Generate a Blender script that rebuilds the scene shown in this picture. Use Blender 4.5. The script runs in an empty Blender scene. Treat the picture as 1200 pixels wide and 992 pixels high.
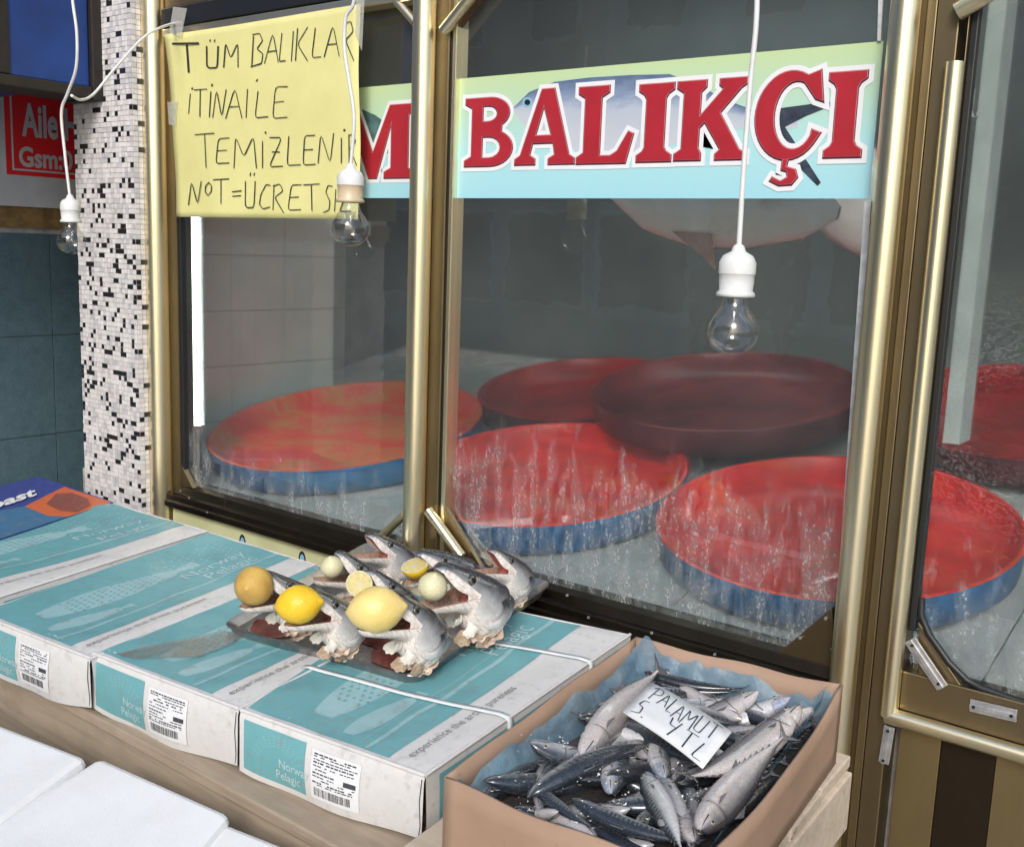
import bpy, math, random
import numpy as np
from mathutils import Vector, Matrix, noise
random.seed(7)
S = bpy.context.scene
COL = S.collection
# ------------------------------------------------------------------ camera
F, CX, CY = 1230.0, 600.0, 496.0            # focal length and centre, in photograph pixels
CAM = Vector((0, 0, 1.7))                    # eye height above the pavement
_pt = math.atan(206 / F)
def _u(v): v = np.array(v, float); return v / np.linalg.norm(v)
_down = _u([-.037 * F / math.tan(_pt), F / math.tan(_pt), F])
_x = -1610.0; _y = -(_down[0] * _x + _down[2] * F) / _down[1]
_X = -_u([_x, _y, F]); _Z = -_down; _Y = np.cross(_Z, _X)
RM = np.array([_X, _Y, _Z])
cam_d = bpy.data.cameras.new('camera'); cam = bpy.data.objects.new('camera', cam_d); COL.objects.link(cam)
_r, _dn, _f = RM[:, 0], RM[:, 1], RM[:, 2]
M = Matrix(((_r[0], -_dn[0], -_f[0], CAM.x), (_r[1], -_dn[1], -_f[1], CAM.y), (_r[2], -_dn[2], -_f[2], CAM.z), (0, 0, 0, 1)))
cam.matrix_world = M
cam_d.sensor_width = 36; cam_d.lens = F / 1200 * 36; cam_d.clip_start = .05; cam_d.clip_end = 500
S.camera = cam
# ------------------------------------------------------------------ world, sun, exposure
w = bpy.data.worlds.new('World'); S.world = w; w.use_nodes = True
nt = w.node_tree; bg = nt.nodes['Background']
sky = nt.nodes.new('ShaderNodeTexSky'); sky.sky_type = 'NISHITA'; sky.sun_disc = False
SUN_EL, SUN_AZ = math.radians(34), math.radians(152)     # from behind the camera, a little to its right
sky.sun_elevation = SUN_EL; sky.sun_rotation = SUN_AZ; sky.air_density = 1.2; sky.dust_density = 2.6; sky.ozone_density = 2.0
nt.links.new(sky.outputs[0], bg.inputs[0]); bg.inputs[1].default_value = .15
sun_d = bpy.data.lights.new('sun', 'SUN'); sun_d.energy = 1.9; sun_d.angle = math.radians(18); sun_d.color = (1, 1, .995)
sun = bpy.data.objects.new('sun', sun_d); COL.objects.link(sun)
_sd = Vector((math.sin(SUN_AZ) * math.cos(SUN_EL), math.cos(SUN_AZ) * math.cos(SUN_EL), math.sin(SUN_EL)))
sun.rotation_euler = _sd.to_track_quat('Z', 'Y').to_euler(); sun.location = _sd * 20
vs = S.view_settings; vs.view_transform = 'Standard'; vs.look = 'None'; vs.exposure = 0.22; vs.gamma = 1
# ------------------------------------------------------------------ pixel rays onto real planes
def ray(px, py): v = RM @ np.array([px - CX, py - CY, F]); return Vector(v)
def onY(px, py, y): r = ray(px, py); return CAM + r * (y / r.y)
def onX(px, py, x): r = ray(px, py); return CAM + r * (x / r.x)
def onT(px, py, h, s=.09): r = ray(px, py); return CAM + r * (-h / (r.z - s * r.y))
def xat(px, y=1.77, py=300): return onY(px, py, y).x
# ------------------------------------------------------------------ object helpers
def tag(o, label=None, cat=None, group=None, kind=None):
    for k, v in (('label', label), ('category', cat), ('group', group), ('kind', kind)):
        if v: o[k] = v
    return o
def empty(name, loc=(0, 0, 0), label=None, cat=None, group=None, rot=None):
    o = bpy.data.objects.new(name, None); COL.objects.link(o); o.location = loc; o.empty_display_size = .05
    if rot is not None: o.rotation_euler = rot
    return tag(o, label, cat, group)
class MB:
    def __init__(s): s.v = []; s.f = []; s.m = []; s.uv = []; s.sm = []
    def add(s, vs, fs, mi=0, uvs=None, smooth=False):
        b = len(s.v); s.v += [tuple(x) for x in vs]
        for f in fs:
            s.f.append([b + i for i in f]); s.m.append(mi); s.sm.append(smooth)
            s.uv.append([uvs[i] for i in f] if uvs else [(0, 0)] * len(f))
        return s
    def box(s, a, b, mi=0, fn=None):
        x0, y0, z0 = a; x1, y1, z1 = b
        vs = [(x0, y0, z0), (x1, y0, z0), (x1, y1, z0), (x0, y1, z0), (x0, y0, z1), (x1, y0, z1), (x1, y1, z1), (x0, y1, z1)]
        if fn: vs = [fn(v) for v in vs]
        return s.add(vs, [(0, 3, 2, 1), (4, 5, 6, 7), (0, 1, 5, 4), (1, 2, 6, 5), (2, 3, 7, 6), (3, 0, 4, 7)], mi)
    def prism(s, quad, d, mi=0):      # quad of 4 points extruded along vector d
        q = [Vector(p) for p in quad]; vs = q + [p + Vector(d) for p in q]; n = len(q)
        fs = [tuple(range(n))[::-1], tuple(range(n, 2 * n))] + [(i, (i + 1) % n, n + (i + 1) % n, n + i) for i in range(n)]
        return s.add(vs, fs, mi)
    def tube(s, pts, r, n=12, mi=0, cap=True):
        pts = [Vector(p) for p in pts]; R = r if isinstance(r, (list, tuple)) else [r] * len(pts)
        vs = []; up = None
        for i, p in enumerate(pts):
            t = (pts[min(i + 1, len(pts) - 1)] - pts[max(i - 1, 0)]).normalized()
            if up is None: up = Vector((0, 0, 1)) if abs(t.z) < .9 else Vector((1, 0, 0))
            a = t.cross(up).normalized(); b2 = a.cross(t).normalized(); up = b2
            for k in range(n):
                an = 2 * math.pi * k / n; vs.append(p + a * math.cos(an) * R[i] + b2 * math.sin(an) * R[i])
        fs = [(i * n + k, i * n + (k + 1) % n, (i + 1) * n + (k + 1) % n, (i + 1) * n + k) for i in range(len(pts) - 1) for k in range(n)]
        uvs = [(i / max(1, len(pts) - 1), k / n) for i in range(len(pts)) for k in range(n)]
        s.add(vs, fs, mi, uvs, True)
        if cap: s.add(vs[:n], [tuple(range(n))[::-1]], mi); s.add(vs[-n:], [tuple(range(n))], mi)
        return s
    def lathe(s, prof, n=24, mi=0, c=(0, 0, 0), smooth=True):
        vs = []; c = Vector(c)
        for r, z in prof:
            for k in range(n):
                a = 2 * math.pi * k / n; vs.append(c + Vector((r * math.cos(a), r * math.sin(a), z)))
        fs = [(i * n + k, i * n + (k + 1) % n, (i + 1) * n + (k + 1) % n, (i + 1) * n + k) for i in range(len(prof) - 1) for k in range(n)]
        return s.add(vs, fs, mi, [(i / len(prof), k / n) for i in range(len(prof)) for k in range(n)], smooth)
    def grid(s, fn, nu, nv, mi=0, smooth=True, flip=False):
        vs = [fn(i / nu, j / nv) for j in range(nv + 1) for i in range(nu + 1)]
        uvs = [(i / nu, j / nv) for j in range(nv + 1) for i in range(nu + 1)]
        fs = []
        for j in range(nv):
            for i in range(nu):
                a = j * (nu + 1) + i; q = (a, a + 1, a + nu + 2, a + nu + 1); fs.append(q[::-1] if flip else q)
        return s.add(vs, fs, mi, uvs, smooth)
    def mesh(s, name, mats):
        me = bpy.data.meshes.new(name); me.from_pydata([tuple(v) for v in s.v], [], s.f)
        for m in (mats if isinstance(mats, (list, tuple)) else [mats]): me.materials.append(m)
        me.polygons.foreach_set('material_index', s.m); me.polygons.foreach_set('use_smooth', s.sm)
        ul = me.uv_layers.new(name='UVMap'); flat = [c for f in s.uv for p in f for c in p]; ul.data.foreach_set('uv', flat)
        me.update(); return me
    def obj(s, name, mats, parent=None, bevel=0, weld=False, solid=0, sub=0):
        o = bpy.data.objects.new(name, s.mesh(name, mats)); COL.objects.link(o)
        if parent: o.parent = parent
        if weld: m = o.modifiers.new('w', 'WELD'); m.merge_threshold = .0003
        if solid: m = o.modifiers.new('t', 'SOLIDIFY'); m.thickness = solid; m.offset = 0
        if bevel: m = o.modifiers.new('b', 'BEVEL'); m.width = bevel; m.segments = 2; m.limit_method = 'ANGLE'
        if sub: m = o.modifiers.new('s', 'SUBSURF'); m.levels = sub; m.render_levels = sub
        return o
def link_mesh(name, me, parent=None, loc=None, rot=None, scale=None):
    o = bpy.data.objects.new(name, me); COL.objects.link(o)
    if parent: o.parent = parent
    if loc is not None: o.location = loc
    if rot is not None: o.rotation_euler = rot
    if scale is not None: o.scale = scale
    return o
def copy_tree(o, parent=None):
    c = o.copy(); COL.objects.link(c); c.parent = parent
    for ch in list(o.children): copy_tree(ch, c)
    return c
# ------------------------------------------------------------------ material helpers
class NM:
    def __init__(s, name):
        s.m = bpy.data.materials.new(name); s.m.use_nodes = True; s.t = s.m.node_tree; s.b = s.t.nodes['Principled BSDF']; s.out = s.t.nodes['Material Output']
    def n(s, t, **k):
        x = s.t.nodes.new(t)
        for a, b in k.items(): setattr(x, a, b)
        return x
    def l(s, a, b): s.t.links.new(a, b)
    def coord(s, kind='Object', scale=(1, 1, 1), rot=(0, 0, 0)):
        tc = s.n('ShaderNodeTexCoord'); mp = s.n('ShaderNodeMapping'); mp.inputs['Scale'].default_value = scale; mp.inputs['Rotation'].default_value = rot
        s.l(tc.outputs[kind], mp.inputs[0]); return mp.outputs[0]
    def noise(s, vec, sc, det=4, rough=.6):
        x = s.n('ShaderNodeTexNoise'); x.inputs['Scale'].default_value = sc; x.inputs['Detail'].default_value = det; x.inputs['Roughness'].default_value = rough
        s.l(vec, x.inputs['Vector']); return x.outputs[0]
    def ramp(s, fac, stops, interp='LINEAR'):
        r = s.n('ShaderNodeValToRGB'); e = r.color_ramp.elements; r.color_ramp.interpolation = interp
        while len(e) < len(stops): e.new(.5)
        for i, (p, c) in enumerate(stops):
            e[i].position = p; e[i].color = (*c, 1) if isinstance(c, (tuple, list)) else (c, c, c, 1)
        s.l(fac, r.inputs[0]); return r.outputs[0]
    def mix(s, f, a, b, mode='MIX'):
        x = s.n('ShaderNodeMix', data_type='RGBA', blend_type=mode)
        for v, i in ((f, 0), (a, 6), (b, 7)):
            if isinstance(v, (int, float)): x.inputs[i].default_value = v if i == 0 else (v, v, v, 1)
            elif isinstance(v, (tuple, list)): x.inputs[i].default_value = (*v, 1)
            else: s.l(v, x.inputs[i])
        return x.outputs[2]
    def math(s, op, a, b=None, c=None):
        x = s.n('ShaderNodeMath', operation=op)
        for i, v in enumerate((a, b, c)):
            if v is None: continue
            if isinstance(v, (int, float)): x.inputs[i].default_value = v
            else: s.l(v, x.inputs[i])
        return x.outputs[0]
    def bump(s, h, st=.3, dist=.002):
        x = s.n('ShaderNodeBump'); x.inputs['Strength'].default_value = st; x.inputs['Distance'].default_value = dist; s.l(h, x.inputs['Height']); s.l(x.outputs[0], s.b.inputs['Normal']); return x
    def set(s, **k):
        for a, v in k.items():
            i = s.b.inputs[a.replace('_', ' ')]
            if isinstance(v, (int, float)): i.default_value = v
            elif isinstance(v, (tuple, list)): i.default_value = (*v, 1) if len(v) == 3 else v
            else: s.l(v, i)
        return s
def simple(name, col, rough=.5, metal=0, var=.15, sc=30, bump=.1, bd=.001, spec=.5, coord='Object', col2=None, lo=.35, hi=.65, stretch=(1, 1, 1)):
    m = NM(name); v = m.coord(coord, stretch); nz = m.noise(v, sc)
    c2 = col2 or tuple(c * (1 - var) for c in col)
    m.set(Base_Color=m.ramp(nz, [(lo, c2), (hi, col)]), Roughness=rough, Metallic=metal)
    m.b.inputs['Specular IOR Level'].default_value = spec
    if bump: m.bump(m.noise(v, sc * 3), bump, bd)
    return m.m

def sinterp(xs, ys, x):
    # smooth (cosine-free Catmull) interpolation through a profile
    n = len(xs)
    for i in range(n - 1):
        if x <= xs[i + 1] or i == n - 2:
            h = xs[i + 1] - xs[i]; t = min(1, max(0, (x - xs[i]) / h))
            m0 = (ys[i + 1] - ys[max(i - 1, 0)]) / (xs[i + 1] - xs[max(i - 1, 0)]) * h; m1 = (ys[min(i + 2, n - 1)] - ys[i]) / (xs[min(i + 2, n - 1)] - xs[i]) * h
            return max(.0005, (2*t**3 - 3*t*t + 1) * ys[i] + (t**3 - 2*t*t + t) * m0 + (-2*t**3 + 3*t*t) * ys[i + 1] + (t**3 - t*t) * m1)
def brass_mat(name, c1, c2, rough, dirt=.3):
    m = NM(name); v = m.coord('Object', (1, 1, .02)); fine = m.noise(v, 900, 2); v2 = m.coord('Object', (1, 1, .35)); big = m.noise(v2, 9, 5)
    spots = m.noise(m.coord('Object'), 160, 3)
    col = m.mix(m.ramp(big, [(.35, 0.0), (.7, 1.0)]), c1, c2)
    col = m.mix(m.ramp(spots, [(.68, 0.0), (.74, dirt)]), col, (.05, .04, .025))
    m.set(Base_Color=col, Metallic=1.0)
    m.l(m.math('MULTIPLY_ADD', m.mix(.5, fine, big), .22, rough - .08), m.b.inputs['Roughness'])
    m.bump(m.mix(.6, fine, spots), .25, .0004); return m.m
M_BRASS = brass_mat('brushed_brass', (.95, .86, .60), (.86, .76, .50), .30)
M_BRONZE = brass_mat('bronze_anodised', (.30, .235, .135), (.21, .165, .10), .40)
M_BRONZE_D = brass_mat('bronze_dark', (.075, .06, .043), (.045, .037, .03), .34)
M_PGOLD = brass_mat('panel_gold', (.40, .31, .16), (.33, .255, .13), .42, .1)
M_PDARK = brass_mat('panel_dark', (.075, .055, .035), (.06, .045, .03), .42, .1)
M_RUBBER = simple('rubber_black', (.012, .014, .016), .45)
M_ALU = simple('aluminium', (.62, .63, .64), .38, .75, .3, 60)

# ------------------------------------------------------------------ setting: ground, street
def struct(o): o['kind'] = 'structure'; return o
m = NM('pavement_stone'); v = m.coord('Object'); m.set(Base_Color=m.ramp(m.noise(v, 3, 8), [(.3, (.16, .155, .15)), (.7, (.28, .27, .26))]), Roughness=.7); m.bump(m.noise(v, 60), .3, .003); M_PAVE = m.m
m = NM('asphalt_wet'); v = m.coord('Object'); m.set(Base_Color=m.ramp(m.noise(v, .8, 8), [(.3, (.05, .05, .052)), (.7, (.1, .1, .1))]), Roughness=.45); m.bump(m.noise(v, 90), .4, .004); M_ASPH = m.m
struct(MB().box((-60, -4.2, -.15), (60, 12, -.0)).obj('pavement', M_PAVE))
struct(MB().grid(lambda u, v: (-200 + 400 * u, -200 + 400 * v, -.16), 4, 4, smooth=False).obj('ground', M_ASPH))
struct(MB().box((-60, -19, -.15), (60, -12.5, .0)).obj('pavement', M_PAVE))
# buildings across the street, which the window glass mirrors
M_STUC = [simple('stucco_' + n, c, .85, 0, .2, 2, .2, .01) for n, c in (('grey', (.36, .37, .38)), ('ochre', (.40, .36, .30)), ('rose', (.30, .26, .25)), ('pale', (.5, .5, .5)))]
M_WDARK = simple('dark_pane', (.02, .023, .027), .15, 0, .3, 1)
def house(x0, x1, h, mi, label):
    e = empty('street_building', ((x0 + x1) / 2, -19, 0), label, 'building', 'buildings across the street')
    W = x1 - x0
    MB().box((-W / 2, -8, 0), (W / 2, 0, h)).obj('wall', M_STUC[mi], e)
    MB().box((-W / 2, -.0, h), (W / 2, .45, h + .35)).obj('cornice', M_STUC[3], e)
    n = int(W // 2.4); st = W / n
    for fl in range(int(h // 3)):
        for i in range(n):
            cx = -W / 2 + st * (i + .5); z = fl * 3 + (.3 if fl == 0 else 1.0); hh = 2.3 if fl == 0 else 1.5; ww = st * (.8 if fl == 0 else .45)
            wn = MB().box((cx - ww / 2 - .08, 0.0, z - .08), (cx + ww / 2 + .08, .06, z + hh + .08)).obj('window', M_STUC[3], e)
            MB().box((cx - ww / 2, .06, z), (cx + ww / 2, .075, z + hh)).obj('pane', M_WDARK, wn)
for a in ((-44, -33, 12, 0, 'grey four-storey building mirrored at the left of the shop glass'), (-33, -24, 15, 1, 'ochre building mirrored beside the grey one'),
          (-24, -15, 12, 2, 'rose stucco building mirrored in the middle of the shop glass'), (-15, -6, 15, 3, 'pale building mirrored behind the hanging bulb'), (-6, 4, 12, 0, 'grey building mirrored in the right door glass')):
    house(*a)

# ------------------------------------------------------------------ shop front
YT, YG = 1.77, 1.80      # tube axis plane, glass plane
Z = lambda z: CAM.z + z
front = empty('shop_front', (-1.4, YT, 0), 'brass and bronze shop front framing two tall misted windows behind the fish boxes', 'shop front')
def fr(mb, name, mat, bevel=0, **k):
    o = mb.obj(name, mat, front, bevel, **k); o.location = -Vector(front.location); return o
XL, XM, XR = xat(184, YT - .012), xat(491.5, YT - .012), xat(1034, YT - .012)
ZB, ZT = .35, Z(.95)
def post(x, r, name='post'): return fr(MB().tube([(x, YT - .012, z) for z in (.0, 1, 2, ZT)], r, 28), name, M_BRASS)
post(XL, .032); post(XM, .0255); post(XR, .0235)
# box profiles behind the tubes
def vbar(pxa, pxb, y0, y1, mat, name, z0=0.0, z1=ZT, pyr=300): return fr(MB().box((xat(pxa, y0, pyr), y0, z0), (xat(pxb, y0, pyr), y1, z1)), name, mat, .002)
ZS = Z(-.715)      # bottom of the glass
vbar(196, 207, 1.777, 1.83, M_BRONZE, 'jamb')
vbar(505, 520, 1.775, 1.84, M_BRONZE, 'mullion')
vbar(479, 485, 1.779, 1.84, M_BRONZE, 'mullion')
vbar(1016, 1021, 1.779, 1.84, M_BRONZE, 'jamb')
vbar(520, 523.5, 1.783, 1.82, M_RUBBER, 'gasket', ZS)
vbar(523.8, 528.5, 1.780, 1.82, M_BRASS, 'glazing_bead', ZS)
vbar(207.3, 212, 1.783, 1.82, M_RUBBER, 'gasket', ZS)
# sill: stepped dark profile running under both windows
xs0, xs1 = xat(197), XR - .015
prof = [(1.815, -.712), (1.780, -.722), (1.772, -.742), (1.756, -.744), (1.753, -.760), (1.745, -.762), (1.743, -.778), (1.775, -.783), (1.83, -.783), (1.83, -.712)]
nb = MB()
def sillseg(a, b):
    vs = [(a, y, Z(z)) for y, z in prof] + [(b, y, Z(z)) for y, z in prof]; n = len(prof)
    nb.add(vs, [tuple(range(n))[::-1], tuple(range(n, 2 * n))] + [(i, (i + 1) % n, n + (i + 1) % n, n + i) for i in range(n)])
xj = xat(252, 1.75); sillseg(xs0, xj - .0006); sillseg(xj + .0006, XM - .001); sillseg(XM + .001, xs1)
fr(nb, 'sill', M_BRONZE_D, .0012)
sc = MB()
for px, py in ((222, 583), (243, 600), (665, 697), (690, 723), (764, 741), (838, 766), (212, 575)):
    p = onY(px, py, 1.744); sc.lathe([(.0, .0), (.003, .001), (.003, .004)], 8, c=(0, 0, 0)) if False else sc.tube([p, p + Vector((0, -.003, 0))], .0028, 8)
fr(sc, 'screw', M_ALU)
# top rail seen over the left window, bare brass and black
p0, p1 = onY(205, 40, 1.765), onY(394, 12, 1.765)
fr(MB().box((xat(200), 1.755, Z(.525)), (XM - .03, 1.80, Z(.548))), 'rail', M_BRASS, .003)
fr(MB().box((xat(200), 1.752, Z(.55)), (XM - .03, 1.80, Z(.60))), 'rail', M_RUBBER, .003)
fr(MB().box((xat(200), 1.765, Z(.602)), (xs1, 1.83, Z(.90))), 'fascia', M_BRONZE, .003)
# corner braces: short brass tubes across each window corner, with plates behind
def brace(a, b, r=.0125, y=1.765, mat=None):
    fr(MB().tube([onY(*a, y), onY(*b, y)], r, 16), 'brace', mat or M_BRASS)
brace((452, -14), (487, 27), .010); brace((520, 36), (560, -14), .013)
brace((502, 598), (541, 652), .0125); brace((474, 603), (446, 629), .010)
def tri(pts, y0, y1, mat, name): 
    q = [onY(px, py, y0) for px, py in pts]; fr(MB().prism(q, (0, y1 - y0, 0)), name, mat, .001)
tri([(530, 40), (528, 0), (562, -20), (574, -20)], 1.782, 1.80, M_BRONZE, 'corner_plate')
tri([(505, 592), (520, 592), (566, 668), (505, 668)], 1.782, 1.795, M_BRONZE, 'corner_plate')
tri([(908, 768), (975, 712), (978, 790), (920, 775)], 1.781, 1.797, M_BRONZE, 'corner_plate')
tri([(198, 528), (204, 528), (226, 572), (198, 566)], 1.781, 1.797, M_BRONZE, 'corner_plate')
for px, py in ((968, 724), (938, 747), (975, 760)):
    p = onY(px, py, 1.779); fr(MB().tube([p, p + Vector((0, -.003, 0))], .003, 8), 'rivet', M_ALU)
# pale sealant along the right edge of the big pane
M_SEAL = simple('sealant_white', (.6, .62, .62), .6, 0, .3, 40)
q = [onY(1013, 236, 1.79), onY(1021, 236, 1.79), onY(989, 700, 1.79), onY(980, 712, 1.79)]
fr(MB().prism(q, (0, .004, 0)), 'sealant', M_SEAL)
q = [onY(1030, -30, 1.79), onY(1036, -30, 1.79), onY(1032, 48, 1.79), onY(1028, 48, 1.79)]
fr(MB().prism(q, (0, .004, 0)), 'sealant', M_SEAL)
# flat bronze profiles between the right post and the door
vbar(1036, 1062, 1.790, 1.85, M_BRONZE, 'door_jamb', 0, ZT, 380)
vbar(1050, 1062, 1.782, 1.789, M_BRONZE, 'door_jamb', 0, ZT, 380)
vbar(1062.6, 1088, 1.776, 1.85, M_BRONZE, 'door_jamb', 0, ZT, 380)

# glass with mist, drops, runs and a painted veil of street reflection
def glass_mat(name, fog, streak_lo, ripple=False, blur=.90, tint=(.93, .96, .95)):
    m = NM(name); t = m.t; v = m.coord('Object'); sep = m.n('ShaderNodeSeparateXYZ'); m.l(v, sep.inputs[0])
    tr = m.n('ShaderNodeBsdfTransparent'); tr.inputs[0].default_value = (*tint, 1)
    gl = m.n('ShaderNodeBsdfGlossy'); gl.inputs['Roughness'].default_value = .02
    fr_ = m.n('ShaderNodeFresnel'); fr_.inputs[0].default_value = 1.5
    geo = m.n('ShaderNodeNewGeometry'); front_side = m.math('SUBTRACT', 1.0, geo.outputs['Backfacing'])
    mx = m.n('ShaderNodeMixShader'); m.l(m.math('MULTIPLY', m.math('MULTIPLY', fr_.outputs[0], 2.6), front_side), mx.inputs[0]); m.l(gl.outputs[0], mx.inputs[2])
    # height above the sill, 0 at the sill
    hgt = m.math('SUBTRACT', sep.outputs[2], Z(-.715))
    runs = m.noise(m.coord('Object', (1, 1, .22)), 34, 7, .75)
    edge = m.noise(m.coord('Object', (1, 1, .35)), 26, 4, .7)
    specks = m.noise(m.coord('Object', (1, 1, .6)), 190, 2)
    lowmask = m.math('SUBTRACT', m.math('MULTIPLY', edge, streak_lo), hgt)          # >0 near the sill
    low = m.ramp(lowmask, [(0.0, 0.0), (.09, 1.0)])
    runm = m.ramp(runs, [(.42, 0.0), (.62, 1.0)])
    spm = m.ramp(specks, [(.5, .35), (.66, 1.0)])
    streak = m.math('MULTIPLY', m.math('MULTIPLY', low, runm), spm)
    soft = m.noise(m.coord('Object', (1, 1, .8)), 3.0, 3)
    fog_veil_fac = m.math('MULTIPLY_ADD', soft, fog * .75, fog * .0)  # pale diffuse layer: mist, plus the grey street's reflected veil put into the colour
    tot = m.math('MULTIPLY_ADD', streak, .62, fog_veil_fac)
    if ripple:
        w = m.n('ShaderNodeTexWave', wave_type='RINGS', rings_direction='SPHERICAL'); mp = m.n('ShaderNodeMapping'); m.l(m.n('ShaderNodeTexCoord').outputs['Object'], mp.inputs[0])
        c = onY(1200, 500, 1.8); mp.inputs['Location'].default_value = (-c.x, -c.y, -c.z); m.l(mp.outputs[0], w.inputs[0]); w.inputs['Scale'].default_value = 26; w.inputs['Distortion'].default_value = 14; w.inputs['Detail'].default_value = 4; w.inputs['Detail Scale'].default_value = 3
        ln = m.n('ShaderNodeVectorMath', operation='LENGTH'); m.l(mp.outputs[0], ln.inputs[0])
        rm = m.ramp(ln.outputs['Value'], [(.06, .15), (.125, 1.0), (.15, .6), (.24, .1)])
        wv = m.ramp(w.outputs[1], [(.45, 0.0), (.8, 1.0)])
        wr = m.math('MULTIPLY', m.math('MULTIPLY', wv, rm), spm)
        tot = m.math('MULTIPLY_ADD', wr, .25, tot)
        bm = m.n('ShaderNodeBump'); bm.inputs['Strength'].default_value = .15; bm.inputs['Distance'].default_value = .003
        hh = m.mix(.5, m.noise(m.coord('Object', (1, 1, .3)), 22, 4), w.outputs[1]); m.l(hh, bm.inputs['Height']); m.l(bm.outputs[0], gl.inputs['Normal'])
    else:
        bm = m.n('ShaderNodeBump'); bm.inputs['Strength'].default_value = .12; bm.inputs['Distance'].default_value = .002
        m.l(m.noise(v, 9, 3), bm.inputs['Height']); m.l(bm.outputs[0], gl.inputs['Normal'])
    tot = m.math('MULTIPLY', tot, front_side)
    df = m.n('ShaderNodeBsdfDiffuse'); df.inputs[0].default_value = (.70, .74, .74, 1)
    tl = m.n('ShaderNodeBsdfTranslucent'); tl.inputs[0].default_value = (.62, .66, .66, 1)
    dm = m.n('ShaderNodeMixShader'); dm.inputs[0].default_value = .35; m.l(df.outputs[0], dm.inputs[1]); m.l(tl.outputs[0], dm.inputs[2])
    rf = m.n('ShaderNodeBsdfRefraction'); rf.inputs['IOR'].default_value = 1.03; rf.inputs['Roughness'].default_value = .25; rf.inputs[0].default_value = (*tint, 1)
    bl = m.n('ShaderNodeMixShader'); m.l(m.math('MULTIPLY', m.ramp(soft, [(.3, blur * .75), (.6, blur)]), front_side), bl.inputs[0]); m.l(tr.outputs[0], bl.inputs[1]); m.l(rf.outputs[0], bl.inputs[2])
    m.l(bl.outputs[0], mx.inputs[1])
    fin = m.n('ShaderNodeMixShader'); m.l(tot, fin.inputs[0]); m.l(mx.outputs[0], fin.inputs[1]); m.l(dm.outputs[0], fin.inputs[2]); m.l(fin.outputs[0], m.out.inputs[0])
    return m.m
M_GL1 = glass_mat('misted_glass_left', .14, .30)
M_GL2 = glass_mat('misted_glass_right', .13, .62)
M_GL3 = glass_mat('rippled_glass_door', .05, .45, True)
g1 = fr(MB().box((xat(207), YG, ZS - .01), (XM - .01, YG + .005, Z(.9))), 'glass_pane', M_GL1)
g2 = fr(MB().box((XM + .01, YG, ZS - .01), (XR, YG + .005, Z(.9))), 'glass_pane', M_GL2)

# ------------------------------------------------------------------ door on the right
door = empty('shop_door', (-.3, YT, 0), 'brass framed glass door with striped gold and brown lower panel', 'door')
def dr(mb, name, mat, bevel=0, parent=None): 
    o = mb.obj(name, mat, door if parent is None else parent, bevel); o.location = -Vector(door.location) if parent is None else (0, 0, 0); return o
xd = xat(1082, 1.77, 450); zd = Z(-.437 * 1.77)
dr(MB().tube([(xd, 1.765, Z(.31)), (xd, 1.765, 1.2), (xd, 1.765, zd)], .0145, 20), 'edge_tube', M_BRASS)
dr(MB().tube([(xd - .004, 1.765, zd), (.6, 1.765, zd)], .0145, 20), 'bottom_tube', M_BRASS)
dr(MB().tube([onY(1122, 14, 1.765), onY(1180, -22, 1.765)], .0145, 16), 'brace', M_BRASS)
xg = xat(1104, 1.79, 450)
dr(MB().box((xd + .010, 1.775, zd), (xg - .012, 1.82, ZT)), 'stile', M_BRONZE, .002)
dr(MB().box((xg - .0115, 1.783, Z(-.62)), (xg, 1.80, ZT)), 'gasket', M_RUBBER, .002)
zr = onY(1160, 812, 1.78).z
dr(MB().box((xg - .012, 1.776, zd + .012), (.6, 1.83, zr)), 'bottom_rail', M_BRONZE, .002)
dr(MB().prism([onY(1076, 728, 1.782), onY(1076, 800, 1.782), onY(1132, 812, 1.782)], (0, .02, 0)), 'corner_plate', M_BRONZE, .001)
dr(MB().tube([onY(1080, 700, 1.79), onY(1079, 720, 1.787), onY(1088, 742, 1.786), onY(1112, 776, 1.786), onY(1133, 797, 1.786), onY(1150, 806, 1.786), onY(1215, 829, 1.787)], .0065, 8), 'gasket', M_RUBBER)
dr(MB().box((xg - .002, YG, zr - .02), (.6, YG + .005, ZT)), 'glass_pane', M_GL3)
# lower panel: upright gold and brown strips
xb = [xat(1050, 1.79, 900), xat(1100, 1.79, 900)]
st_w = xb[1] - xb[0] 
x = xb[0]; k = 0
while x < .55:
    wd = st_w * (1.0 if k % 2 == 0 else 1.25)
    dr(MB().box((x, 1.79 if k % 2 == 0 else 1.793, 0.02), (x + wd - .001, 1.82, zd - .005)), 'panel_strip', M_PGOLD if k % 2 == 0 else M_PDARK, .0008); x += wd; k += 1
# aluminium clips screwed round the door
def clip(a, b, wpx, label, y=1.774):
    A, B = onY(*a, y), onY(*b, y); d = (B - A).normalized(); n = Vector((0, -1, 0)).cross(d) * wpx
    e = empty('aluminium_clip', (A + B) / 2, label, 'bracket', 'aluminium clips on the door frame')
    c = (A + B) / 2
    cl = MB().prism([A - n - c, B - n - c, B + n - c, A + n - c], (0, -.004, 0)).obj('plate', M_ALU, e, .0008)
    MB().prism([A - n * .45 - c + Vector((0, -.0042, 0)), B - n * .45 - c + Vector((0, -.0042, 0)), B + n * .3 - c + Vector((0, -.0042, 0)), A + n * .3 - c + Vector((0, -.0042, 0))], (0, -.003, 0)).obj('ridge', M_ALU, e, .0006)
    for t in (.1, .9):
        p = A.lerp(B, t) - c + Vector((0, -.0072, 0)); MB().tube([p, p + Vector((0, -.002, 0))], .0028, 8).obj('screw', M_RUBBER, e)
clip((1067, 749), (1105, 805), .0105, 'silver clip set aslant on the corner plate of the door frame')
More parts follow.
